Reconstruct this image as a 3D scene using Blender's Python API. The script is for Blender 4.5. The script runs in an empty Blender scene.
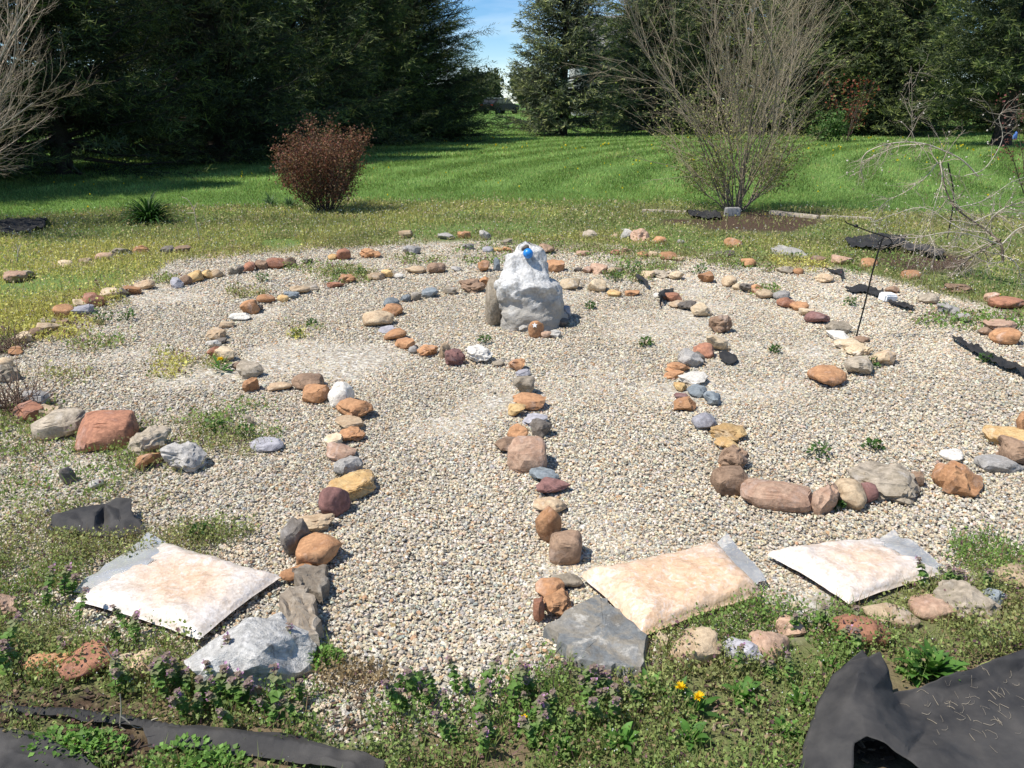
import bpy, bmesh, math
import numpy as np
from mathutils import Vector

# ------------------------------------------------------------------ camera, sky, sun, exposure
sc = bpy.context.scene
FPX, CAMZ, PITCH = 830.0, 1.6, math.radians(18.7)
cam_d = bpy.data.cameras.new("camera"); cam = bpy.data.objects.new("camera", cam_d)
sc.collection.objects.link(cam); sc.camera = cam
cam_d.sensor_width = 36.0; cam_d.lens = FPX / 1024 * 36.0
cam_d.clip_start = 0.05; cam_d.clip_end = 6000
cam.location = (0, 0, CAMZ); cam.rotation_euler = (math.pi / 2 - PITCH, 0, 0)

SUN_EL, SUN_AZ = math.radians(59), math.radians(250)      # azimuth clockwise from +Y: the sun stands to the left
to_sun = Vector((math.sin(SUN_AZ) * math.cos(SUN_EL), math.cos(SUN_AZ) * math.cos(SUN_EL), math.sin(SUN_EL)))
world = bpy.data.worlds.new("World"); sc.world = world; world.use_nodes = True
wn, wl = world.node_tree.nodes, world.node_tree.links
bg = wn["Background"]; bg.inputs["Strength"].default_value = 0.11
sky = wn.new("ShaderNodeTexSky"); sky.sky_type = 'NISHITA'; sky.sun_disc = False
sky.sun_elevation = SUN_EL; sky.sun_rotation = SUN_AZ; sky.altitude = 2500; sky.air_density = 1.0; sky.dust_density = 0.0; sky.ozone_density = 3.0
tc = wn.new("ShaderNodeTexCoord"); mp = wn.new("ShaderNodeMapping"); mp.inputs["Scale"].default_value = (3.0, 3.0, 16.0)
cn = wn.new("ShaderNodeTexNoise"); cn.inputs["Scale"].default_value = 1.6; cn.inputs["Detail"].default_value = 7
cr = wn.new("ShaderNodeValToRGB"); cr.color_ramp.elements[0].position = 0.47; cr.color_ramp.elements[1].position = 0.82
cr.color_ramp.elements[1].color = (0.6, 0.6, 0.6, 1)
mx = wn.new("ShaderNodeMix"); mx.data_type = 'RGBA'; mx.inputs["B"].default_value = (9.0, 9.6, 10.5, 1)
wl.new(tc.outputs["Generated"], mp.inputs["Vector"]); wl.new(mp.outputs["Vector"], cn.inputs["Vector"])
wl.new(cn.outputs["Fac"], cr.inputs["Fac"]); wl.new(cr.outputs["Color"], mx.inputs["Factor"])
hsv = wn.new("ShaderNodeHueSaturation"); hsv.inputs["Saturation"].default_value = 1.28; wl.new(sky.outputs["Color"], hsv.inputs["Color"]); wl.new(hsv.outputs["Color"], mx.inputs["A"]); wl.new(mx.outputs["Result"], bg.inputs["Color"])
sun_d = bpy.data.lights.new("sun", 'SUN'); sun_d.energy = 4.6; sun_d.angle = math.radians(0.53); sun_d.color = (1.0, 0.955, 0.89)
sun = bpy.data.objects.new("sun", sun_d); sc.collection.objects.link(sun)
sun.rotation_euler = to_sun.to_track_quat('Z', 'Y').to_euler(); sun.location = (-30, 0, 40)
sc.view_settings.view_transform = 'Standard'; sc.view_settings.look = 'None'
sc.view_settings.exposure = 0.37; sc.view_settings.gamma = 1.0; sc.view_settings.use_curve_mapping = False
sc.cycles.max_bounces = 6; sc.cycles.transparent_max_bounces = 8

# ------------------------------------------------------------------ helpers
RS = np.random.RandomState
def hash3(ix, iy, iz):
    h = (ix.astype(np.int64) * 73856093) ^ (iy.astype(np.int64) * 19349663) ^ (iz.astype(np.int64) * 83492791)
    h = (h ^ (h >> 13)) * 1274126177 & 0x7fffffff
    h = (h ^ (h >> 16)) * 668265263 & 0x7fffffff
    return (h & 0xffff) / 65535.0
def vnoise(P):
    P = np.asarray(P, float); i = np.floor(P).astype(np.int64); f = P - i; u = f * f * (3 - 2 * f); r = 0
    for dx in (0, 1):
        for dy in (0, 1):
            for dz in (0, 1):
                w = (u[:, 0] if dx else 1 - u[:, 0]) * (u[:, 1] if dy else 1 - u[:, 1]) * (u[:, 2] if dz else 1 - u[:, 2])
                r = r + w * hash3(i[:, 0] + dx, i[:, 1] + dy, i[:, 2] + dz)
    return r * 2 - 1
def fbm(P, o=4, g=0.5):
    P = np.asarray(P, float); r = 0; a = 1.0
    for k in range(o):
        r = r + a * vnoise(P * (2.03 ** k) + 17.3 * k); a *= g
    return r
def noise2(x, y, s, seed=0, o=3):
    x = np.asarray(x, float).ravel(); y = np.asarray(y, float).ravel()
    return fbm(np.stack([x * s, y * s, np.full_like(x, seed * 7.77)], 1), o)
def sstep(a, b, x):
    t = np.clip((x - a) / (b - a), 0, 1); return t * t * (3 - 2 * t)
def gz(x, y):                                             # height of the land
    x = np.asarray(x, float); y = np.asarray(y, float)
    return 0.62 * sstep(44, 112, np.hypot(x, y)) * (y > 0)
cP, sP = math.cos(PITCH), math.sin(PITCH)
FW, UPV = np.array([0, cP, -sP]), np.array([0, sP, cP])
def ray(px, py):
    return FW + np.array([(px - 512) / FPX, 0, 0]) + UPV * (384 - py) / FPX
def G(px, py):                                            # where a spot of the ground lies
    r = ray(px, py); z = 0.0
    for _ in range(12):
        t = (CAMZ - z) / -r[2]; p = np.array([0, 0, CAMZ]) + r * t; z = float(gz(p[0], p[1]))
    return np.array([p[0], p[1], z])
def at(px, py, Y):
    r = ray(px, py); return np.array([0, 0, CAMZ]) + r * (Y / r[1])
def W2P(x, y, z=0.0):
    x = np.asarray(x, float); y = np.asarray(y, float); dz = z - CAMZ
    zc = y * cP - dz * sP; u = y * sP + dz * cP; ok = zc > 0.15; zc = np.where(ok, zc, 1)
    return np.where(ok, 512 + FPX * x / zc, -9999), np.where(ok, 384 - FPX * u / zc, 9999)

COL = sc.collection
def tag(o, label=None, cat=None, group=None, kind=None):
    if label: o["label"] = label
    if cat: o["category"] = cat
    if group: o["group"] = group
    if kind: o["kind"] = kind
    return o
def empty(name, loc, label=None, cat=None, group=None, rz=0.0):
    o = bpy.data.objects.new(name, None); COL.objects.link(o); o.location = [float(v) for v in loc]
    o.rotation_euler = (0, 0, rz); o.empty_display_size = 0.1
    return tag(o, label, cat, group)
def mesh_np(name, V, F, mat, col=None, smooth=True, parent=None, loc=None, sharp=None):
    V = np.ascontiguousarray(V, np.float32); F = np.ascontiguousarray(F, np.int32); k = F.shape[1]; m = len(F)
    me = bpy.data.meshes.new(name); me.vertices.add(len(V)); me.vertices.foreach_set('co', V.ravel())
    me.loops.add(k * m); me.loops.foreach_set('vertex_index', F.ravel())
    me.polygons.add(m); me.polygons.foreach_set('loop_start', np.arange(0, k * m, k, dtype=np.int32))
    me.update(calc_edges=True)
    me.polygons.foreach_set('use_smooth', np.full(m, bool(smooth)))
    if col is not None:
        a = me.attributes.new('col', 'FLOAT_COLOR', 'POINT'); c = np.ones((len(V), 4), np.float32); c[:, :col.shape[1]] = col
        a.data.foreach_set('color', c.ravel())
    if sharp: me.set_sharp_from_angle(angle=math.radians(sharp))
    me.materials.append(mat); me.update()
    o = bpy.data.objects.new(name, me); COL.objects.link(o)
    if parent: o.parent = parent
    if loc is not None: o.location = [float(v) for v in loc]
    return o
def join(parts):                                          # [(V,F,C), ...] to one
    Vs, Fs, Cs, n = [], [], [], 0
    for V, F, C in parts:
        Vs.append(V); Fs.append(F + n); Cs.append(C); n += len(V)
    return np.concatenate(Vs), np.concatenate(Fs), np.concatenate(Cs)
def inst(TV, TF, pos, R, scale, col):
    n, k = len(pos), len(TV); scale = np.asarray(scale, float)
    S = scale[:, None, None] if scale.ndim == 1 else scale[:, None, :]
    V = np.einsum('nij,nkj->nki', R, TV[None] * S) + pos[:, None, :]
    F = TF[None] + (np.arange(n) * k)[:, None, None]
    return V.reshape(-1, 3), F.reshape(-1, TF.shape[1]), np.repeat(col, k, 0)
def frames(d, roll):                                      # y axis along d
    d = d / (np.linalg.norm(d, axis=1, keepdims=True) + 1e-9)
    ref = np.where(np.abs(d[:, 2:3]) > 0.95, np.array([[1., 0, 0]]), np.array([[0, 0, 1.]]))
    x = np.cross(d, ref); x /= np.linalg.norm(x, axis=1, keepdims=True) + 1e-9
    z = np.cross(x, d); c, s = np.cos(roll)[:, None], np.sin(roll)[:, None]
    return np.stack([x * c + z * s, d, z * c - x * s], 2)
def rotrand(rs, n):
    q = rs.normal(size=(n, 4)); q /= np.linalg.norm(q, axis=1, keepdims=True); w, x, y, z = q.T
    return np.stack([np.stack([1 - 2 * (y * y + z * z), 2 * (x * y - w * z), 2 * (x * z + w * y)], 1),
                     np.stack([2 * (x * y + w * z), 1 - 2 * (x * x + z * z), 2 * (y * z - w * x)], 1),
                     np.stack([2 * (x * z - w * y), 2 * (y * z + w * x), 1 - 2 * (x * x + y * y)], 1)], 1)
LEAF = (np.array([[0, 0, 0], [.42, .45, .1], [0, 1, -.06], [-.42, .45, .1]]), np.array([[0, 1, 2], [0, 2, 3]]))
BLADE1 = (np.array([[-.5, 0, 0], [.5, 0, 0], [0, 1, 0.]]), np.array([[0, 1, 2]]))
BLADE3 = (np.array([[-.5, 0, 0], [.5, 0, 0], [.42, .55, .08], [-.42, .55, .08], [0, 1, .34]]), np.array([[0, 1, 2], [0, 2, 3], [3, 2, 4]]))
_ico = {}
def ico(n):
    if n not in _ico:
        bm = bmesh.new(); bmesh.ops.create_icosphere(bm, subdivisions=n, radius=1)
        _ico[n] = (np.array([v.co[:] for v in bm.verts]), np.array([[v.index for v in f.verts] for f in bm.faces])); bm.free()
    return _ico[n]
def tubes(paths, sides=4, col=(.3, .25, .2)):             # paths: [(points n x 3, radii n)]
    out = []
    for P, r in paths:
        P = np.asarray(P, float); r = np.asarray(r, float); n = len(P)
        T = np.gradient(P, axis=0); T /= np.linalg.norm(T, axis=1, keepdims=True) + 1e-9
        ref = np.array([0.31, 0.17, 0.93]) if abs(T[0, 2]) < .9 else np.array([0.9, 0.3, 0.1])
        X = np.cross(T, ref); X /= np.linalg.norm(X, axis=1, keepdims=True) + 1e-9; Y = np.cross(T, X)
        a = np.arange(sides) * 2 * math.pi / sides
        V = P[:, None] + r[:, None, None] * (np.cos(a)[None, :, None] * X[:, None] + np.sin(a)[None, :, None] * Y[:, None])
        V = np.concatenate([V.reshape(-1, 3), P[-1:] + T[-1:] * r[-1]])
        i = np.arange(n - 1)[:, None] * sides; j = np.arange(sides)[None]; k = (j + 1) % sides
        A, B, Cc, D = (i + j), (i + k), (i + sides + k), (i + sides + j)
        F = np.concatenate([np.stack([A, B, Cc], -1).reshape(-1, 3), np.stack([A, Cc, D], -1).reshape(-1, 3)])
        l = (n - 1) * sides; e = np.stack([l + np.arange(sides), l + (np.arange(sides) + 1) % sides, np.full(sides, n * sides)], 1)
        c = np.tile(np.asarray(col, float)[None], (len(V), 1)); out.append((V, np.concatenate([F, e]), c))
    return join(out)
def smooth_path(pts, n=12):                               # Catmull-Rom through points
    P = np.asarray(pts, float); P = np.concatenate([[2 * P[0] - P[1]], P, [2 * P[-1] - P[-2]]]); out = []
    m = len(P) - 3
    for i in range(m):
        t = np.linspace(0, 1, n // m + 2, endpoint=(i == m - 1))[:, None]; a, b, c, d = P[i:i + 4]
        out.append(.5 * (2 * b + (c - a) * t + (2 * a - 5 * b + 4 * c - d) * t * t + (3 * b - 3 * c + d - a) * t ** 3))
    return np.concatenate(out)
def boxv(cx, cy, cz, sx, sy, sz):
    V = np.array([[x, y, z] for x in (-.5, .5) for y in (-.5, .5) for z in (-.5, .5)]) * [sx, sy, sz] + [cx, cy, cz]
    F = np.array([[0, 1, 3], [0, 3, 2], [4, 6, 7], [4, 7, 5], [0, 4, 5], [0, 5, 1], [2, 3, 7], [2, 7, 6], [0, 2, 6], [0, 6, 4], [1, 5, 7], [1, 7, 3]])
    return V, F, np.ones((8, 3))
def prism(profile, y0, y1):                               # profile in x,z extruded along y
    bm = bmesh.new(); f = bm.faces.new([bm.verts.new((x, y0, z)) for x, z in profile])
    r = bmesh.ops.extrude_face_region(bm, geom=[f]); bmesh.ops.translate(bm, vec=(0, y1 - y0, 0), verts=[v for v in r['geom'] if isinstance(v, bmesh.types.BMVert)])
    bmesh.ops.recalc_face_normals(bm, faces=bm.faces); return bm
def obj_bm(name, bm, mat, parent=None, bevel=0, smooth=False):
    if bevel: bmesh.ops.bevel(bm, geom=list(bm.edges), offset=bevel, segments=2, affect='EDGES', clamp_overlap=True)
    me = bpy.data.meshes.new(name); bm.to_mesh(me); bm.free(); me.materials.append(mat)
    if smooth: me.polygons.foreach_set('use_smooth', np.ones(len(me.polygons), bool))
    o = bpy.data.objects.new(name, me); COL.objects.link(o)
    if parent: o.parent = parent
    return o
def copy_tree(o, parent=None):
    c = o.copy(); COL.objects.link(c)
    if parent: c.parent = parent
    for ch in o.children: copy_tree(ch, c)
    return c

# ------------------------------------------------------------------ materials
def nmat(name):
    m = bpy.data.materials.new(name); m.use_nodes = True; return m, m.node_tree.nodes, m.node_tree.links, m.node_tree.nodes["Principled BSDF"]
def N(nodes, t, **kw):
    n = nodes.new(t)
    for k, v in kw.items():
        if k in n.inputs: n.inputs[k].default_value = v
        else: setattr(n, k, v)
    return n
def mixc(n, l, fac, a, b, mode='MIX'):
    m = n.new("ShaderNodeMix"); m.data_type = 'RGBA'; m.blend_type = mode
    for s, v in (("Factor", fac), ("A", a), ("B", b)):
        if hasattr(v, 'links'): l.new(v, m.inputs[s])
        else: m.inputs[s].default_value = v if s == "Factor" else (*v[:3], 1)
    return m.outputs["Result"]
def ramp(n, l, src, stops):
    r = n.new("ShaderNodeValToRGB"); e = r.color_ramp.elements
    while len(e) < len(stops): e.new(0.5)
    for q, (p, c) in zip(e, stops): q.position = p; q.color = (*c, 1) if len(c) == 3 else c
    l.new(src, r.inputs["Fac"]); return r.outputs["Color"]
def leaf_mat(name, trans=0.35, rough=0.55, spec=0.25):
    m, n, l, p = nmat(name); a = N(n, "ShaderNodeAttribute", attribute_name='col')
    p.inputs["Roughness"].default_value = rough; p.inputs["Specular IOR Level"].default_value = spec
    l.new(a.outputs["Color"], p.inputs["Base Color"])
    t = n.new("ShaderNodeBsdfTranslucent"); hs = N(n, "ShaderNodeHueSaturation", Saturation=1.1, Value=1.25); l.new(a.outputs["Color"], hs.inputs["Color"]); l.new(hs.outputs["Color"], t.inputs["Color"])
    ms = N(n, "ShaderNodeMixShader", Fac=trans); l.new(p.outputs[0], ms.inputs[1]); l.new(t.outputs[0], ms.inputs[2])
    l.new(ms.outputs[0], n["Material Output"].inputs["Surface"]); return m
def attr_mat(name, rough=0.8, bump=0.0, bscale=60, spec=0.3):
    m, n, l, p = nmat(name); a = N(n, "ShaderNodeAttribute", attribute_name='col')
    t = n.new("ShaderNodeTexCoord"); no = N(n, "ShaderNodeTexNoise", Scale=bscale, Detail=4.0); l.new(t.outputs["Object"], no.inputs["Vector"])
    r = ramp(n, l, no.outputs["Fac"], [(.3, (.72, .72, .72)), (.7, (1.15, 1.15, 1.15))])
    l.new(mixc(n, l, 1.0, a.outputs["Color"], r, 'MULTIPLY'), p.inputs["Base Color"])
    p.inputs["Roughness"].default_value = rough; p.inputs["Specular IOR Level"].default_value = spec
    if bump:
        b = N(n, "ShaderNodeBump", Strength=bump, Distance=.01); l.new(no.outputs["Fac"], b.inputs["Height"]); l.new(b.outputs[0], p.inputs["Normal"])
    return m
def plain_mat(name, c, rough=0.6, metal=0.0, spec=0.4, var=.15, scale=20, bump=.15):
    m, n, l, p = nmat(name); t = n.new("ShaderNodeTexCoord"); no = N(n, "ShaderNodeTexNoise", Scale=scale, Detail=5.0); l.new(t.outputs["Object"], no.inputs["Vector"])
    c = np.array(c); l.new(ramp(n, l, no.outputs["Fac"], [(.3, tuple(c * (1 - var))), (.7, tuple(c * (1 + var)))]), p.inputs["Base Color"])
    p.inputs["Roughness"].default_value = rough; p.inputs["Metallic"].default_value = metal; p.inputs["Specular IOR Level"].default_value = spec
    if bump:
        b = N(n, "ShaderNodeBump", Strength=bump, Distance=.01); l.new(no.outputs["Fac"], b.inputs["Height"]); l.new(b.outputs[0], p.inputs["Normal"])
    return m
def rock_mat(name, ca, cb, dark=(.10, .085, .07), scale=9, spots=0.3, rough=.85, bump=.5):
    m, n, l, p = nmat(name); t = n.new("ShaderNodeTexCoord"); oi = n.new("ShaderNodeObjectInfo")
    vm = N(n, "ShaderNodeVectorMath", operation='MULTIPLY_ADD'); l.new(oi.outputs["Random"], vm.inputs[1])
    off = N(n, "ShaderNodeVectorMath", operation='ADD'); sc_ = N(n, "ShaderNodeVectorMath", operation='SCALE', Scale=37.0)
    cx = n.new("ShaderNodeCombineXYZ"); [l.new(oi.outputs["Random"], cx.inputs[k]) for k in range(3)]
    n.remove(vm); l.new(cx.outputs[0], sc_.inputs[0]); l.new(t.outputs["Object"], off.inputs[0]); l.new(sc_.outputs[0], off.inputs[1]); vec = off.outputs[0]
    n1 = N(n, "ShaderNodeTexNoise", Scale=float(scale), Detail=6.0, Roughness=.62, Distortion=.6); l.new(vec, n1.inputs["Vector"])
    n2 = N(n, "ShaderNodeTexNoise", Scale=float(scale * 7), Detail=5.0, Roughness=.7); l.new(vec, n2.inputs["Vector"])
    n3 = N(n, "ShaderNodeTexNoise", Scale=float(scale * 2.3), Detail=5.0, Roughness=.65); l.new(vec, n3.inputs["Vector"])
    ca_, cb_ = np.array(ca), np.array(cb); c = ramp(n, l, n1.outputs["Fac"], [(.31, tuple(cb_ * .68)), (.45, ca), (.55, cb), (.69, tuple(ca_ * .75 + .25 * ca_.mean() + .05))])
    c = mixc(n, l, ramp(n, l, n3.outputs["Fac"], [(.56, (0, 0, 0)), (.68, (spots,) * 3)]), c, dark)
    c = mixc(n, l, 1.0, c, ramp(n, l, n2.outputs["Fac"], [(.28, (.68, .68, .68)), (.72, (1.22, 1.22, 1.22))]), 'MULTIPLY')
    hs = n.new("ShaderNodeHueSaturation"); l.new(c, hs.inputs["Color"])
    mr = N(n, "ShaderNodeMapRange"); mr.inputs["To Min"].default_value = .8; mr.inputs["To Max"].default_value = 1.2; l.new(oi.outputs["Random"], mr.inputs["Value"]); l.new(mr.outputs[0], hs.inputs["Value"])
    l.new(hs.outputs["Color"], p.inputs["Base Color"]); p.inputs["Roughness"].default_value = rough; p.inputs["Specular IOR Level"].default_value = .25
    ad = N(n, "ShaderNodeMath", operation='ADD'); l.new(n3.outputs["Fac"], ad.inputs[0]); l.new(n2.outputs["Fac"], ad.inputs[1])
    b = N(n, "ShaderNodeBump", Strength=bump, Distance=.012); l.new(ad.outputs[0], b.inputs["Height"]); l.new(b.outputs[0], p.inputs["Normal"])
    return m
M_leaf = leaf_mat("leaves"); M_grass = leaf_mat("grass_blades", .4, .5); M_needle = leaf_mat("needles", .12, .6, .2)
M_bark = attr_mat("bark", .9, .5, 40); M_peb = attr_mat("pebbles", .7, 0, 220, .3)
M_petal = leaf_mat("petals", .3, .6)

# ------------------------------------------------------------------ layout of the ground (where gravel, weeds, lawn and bare soil lie)
XT = [-400, -100, 0, 60, 110, 150, 170, 250, 330, 420, 500, 600, 680, 760, 850, 930, 1024, 1150, 1500]
YT = [520, 400, 347, 318, 294, 272, 260, 252, 246, 241, 240, 243, 251, 257, 269, 289, 316, 365, 480]
XF = [-400, 0, 60, 110, 200, 300, 330, 400, 480, 540, 560, 640, 700, 760, 860, 940, 1024, 1500]
YF = [590, 590, 600, 632, 650, 680, 702, 702, 688, 662, 658, 650, 622, 604, 592, 566, 552, 542]
XL = [-400, 0, 120, 300, 500, 650, 800, 1024, 1500]
YL = [232, 222, 212, 206, 203, 206, 211, 220, 235]
def gravel_mask(x, y):
    px, py = W2P(x, y); n = noise2(x, y, 2.2, 3).reshape(np.shape(x))
    a = sstep(-4, 5, py - np.interp(px, XT, YT) + n * 5); b = sstep(-14, 22, np.interp(px, XF, YF) + 14 - py + n * 26)
    return a * b
# patches of weeds inside the gravel: x, y, half width, half height (as seen), density, kind (0 green, 1 yellow, 2 dry)
PATCH = [(110, 462, 80, 30, .75, 0), (60, 520, 100, 45, .8, 0), (20, 575, 80, 35, .95, 0), (225, 437, 42, 22, .9, 0), (205, 536, 45, 12, .7, 0), (20, 440, 45, 40, .8, 0),
         (235, 412, 45, 9, .35, 0), (165, 368, 26, 12, .5, 1), (100, 345, 40, 8, .25, 0), (60, 380, 40, 10, .2, 0), (985, 562, 70, 24, .9, 0), (930, 590, 60, 20, .7, 0),
         (628, 274, 24, 9, .7, 0), (600, 250, 36, 7, .6, 0), (655, 268, 26, 5, .6, 0), (745, 262, 44, 10, .8, 0), (800, 264, 30, 8, .6, 1), (765, 292, 16, 5, .5, 0), (345, 274, 30, 8, .5, 0),
         (245, 294, 22, 4, .5, 0), (300, 268, 24, 5, .3, 0), (420, 262, 30, 4, .4, 0), (480, 262, 25, 3, .4, 0), (95, 324, 16, 4, .4, 0), (165, 282, 14, 4, .5, 0), (325, 658, 22, 18, .8, 0), (350, 680, 60, 16, .5, 2),
         (300, 330, 30, 6, .15, 2), (297, 336, 12, 3, .6, 1), (640, 255, 60, 10, .3, 0), (530, 250, 60, 6, .35, 0), (120, 440, 30, 20, .4, 0), (150, 560, 60, 16, .5, 0),
         (215, 365, 14, 4, .7, 0), (650, 345, 8, 3, .4, 0), (90, 300, 30, 12, .5, 1), (30, 325, 60, 22, .8, 1), (975, 320, 60, 10, .4, 0), (880, 262, 60, 12, .6, 0)]
def patch_density(x, y, kinds=(0, 1, 2)):
    px, py = W2P(x, y); d = np.zeros(np.shape(x)); n = noise2(x, y, 5.0, 9, 3).reshape(np.shape(x))
    for cx, cy, rx, ry, a, k in PATCH:
        if k in kinds: d = np.maximum(d, a * sstep(1.25, .35, np.hypot((px - cx) / rx, (py - cy) / ry) + n * .45))
    return d
def front_mask(x, y):
    px, py = W2P(x, y); n = noise2(x, y, 3.0, 5).reshape(np.shape(x)); return sstep(-12, 20, py - np.interp(px, XF, YF) + n * 22)
def back_mask(x, y):                                      # rough weeds between the gravel and the mown lawn
    px, py = W2P(x, y); n = noise2(x, y, 1.5, 6).reshape(np.shape(x))
    return sstep(4, -4, py - np.interp(px, XT, YT) + n * 5) * sstep(-7, 6, py - np.interp(px, XL, YL) + n * 4)
def lawn_mask(x, y):
    px, py = W2P(x, y); n = noise2(x, y, 1.5, 6).reshape(np.shape(x)); return sstep(7, -6, py - np.interp(px, XL, YL) + n * 4)
def in_ell(x, y, L):
    px, py = W2P(x, y); n = noise2(x, y, 2.5, 12).reshape(np.shape(x)); d = np.zeros(np.shape(x))
    for cx, cy, rx, ry in L: d = np.maximum(d, sstep(1.15, .75, np.hypot((px - cx) / rx, (py - cy) / ry) + n * .2))
    return d
MULCH = [(762, 222, 72, 13), (5, 228, 46, 7), (40, 708, 130, 18), (105, 745, 60, 26), (930, 262, 60, 12), (860, 745, 60, 22), (-100, 740, 120, 60), (690, 222, 40, 4)]
BARE = [(283, 244, 24, 6), (300, 325, 40, 9), (400, 725, 90, 28), (740, 720, 60, 30), (720, 690, 60, 10), (60, 470, 60, 14)]

# the ground: one sheet to the horizon
rr = np.concatenate([[0.01], 0.4 * 1.03 ** np.arange(0, 285)]); na = 512
aa = np.arange(na) * 2 * math.pi / na
X = (rr[:, None] * np.sin(aa)[None]).ravel(); Y = (rr[:, None] * np.cos(aa)[None]).ravel()
Z = gz(X, Y)
gm, lm, bmk, fm = gravel_mask(X, Y), lawn_mask(X, Y), back_mask(X, Y), front_mask(X, Y)
mu = in_ell(X, Y, MULCH); pd = patch_density(X, Y)
Z = Z + 0.01 * noise2(X, Y, .8, 2) * (np.hypot(X, Y) < 40) - .012 * gm
C = np.stack([gm, np.maximum(np.maximum(lm, .8 * bmk),   .35 * fm * (noise2(X, Y, 1.6, 50) > -.2)), mu], 1)
i = (np.arange(len(rr) - 1)[:, None] * na); j = np.arange(na)[None]; k = (j + 1) % na
Fq = np.stack([i + j, i + na + j, i + na + k, i + k], -1).reshape(-1, 4)
m, n, l, p = nmat("ground"); a = N(n, "ShaderNodeAttribute", attribute_name='col'); se = n.new("ShaderNodeSeparateColor"); l.new(a.outputs["Color"], se.inputs[0])
t = n.new("ShaderNodeTexCoord"); P_ = t.outputs["Object"]
n1 = N(n, "ShaderNodeTexNoise", Scale=3.0, Detail=8.0, Roughness=.65); l.new(P_, n1.inputs["Vector"])
n2 = N(n, "ShaderNodeTexNoise", Scale=45.0, Detail=5.0, Roughness=.7); l.new(P_, n2.inputs["Vector"])
n3 = N(n, "ShaderNodeTexNoise", Scale=.35, Detail=5.0); l.new(P_, n3.inputs["Vector"])
v = N(n, "ShaderNodeTexVoronoi", Scale=60.0); l.new(P_, v.inputs["Vector"])
soil = mixc(n, l, n2.outputs["Fac"], (.10, .07, .042), (.26, .20, .125))
soil = mixc(n, l, ramp(n, l, n1.outputs["Fac"], [(.42, (0, 0, 0)), (.62, (.4, .4, .4))]), soil, (.13, .14, .05))
sh = n.new("ShaderNodeSeparateColor"); l.new(v.outputs["Color"], sh.inputs[0])
grav = ramp(n, l, sh.outputs[0], [(0, (.25, .23, .20)), (.25, (.36, .30, .22)), (.5, (.44, .41, .36)), (.75, (.55, .48, .36)), (1, (.7, .68, .62))])
grass = ramp(n, l, n3.outputs["Fac"], [(.3, (.10, .185, .042)), (.7, (.15, .25, .06))])
grass = mixc(n, l, 1.0, grass, ramp(n, l, n2.outputs["Fac"], [(.3, (.6, .6, .6)), (.7, (1.3, 1.3, 1.3))]), 'MULTIPLY')
mul = ramp(n, l, n2.outputs["Fac"], [(.3, (.03, .02, .014)), (.7, (.13, .085, .058))])
c = mixc(n, l, se.outputs[1], soil, grass); c = mixc(n, l, se.outputs[0], c, grav); c = mixc(n, l, se.outputs[2], c, mul)
l.new(c, p.inputs["Base Color"]); p.inputs["Roughness"].default_value = .95; p.inputs["Specular IOR Level"].default_value = .1
b = N(n, "ShaderNodeBump", Strength=.6, Distance=.02); l.new(n2.outputs["Fac"], b.inputs["Height"]); l.new(b.outputs[0], p.inputs["Normal"])
tag(mesh_np("ground", np.stack([X, Y, Z], 1), Fq, m, C), "ground of soil and lawn reaching to the trees", "ground", kind='structure')

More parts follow.
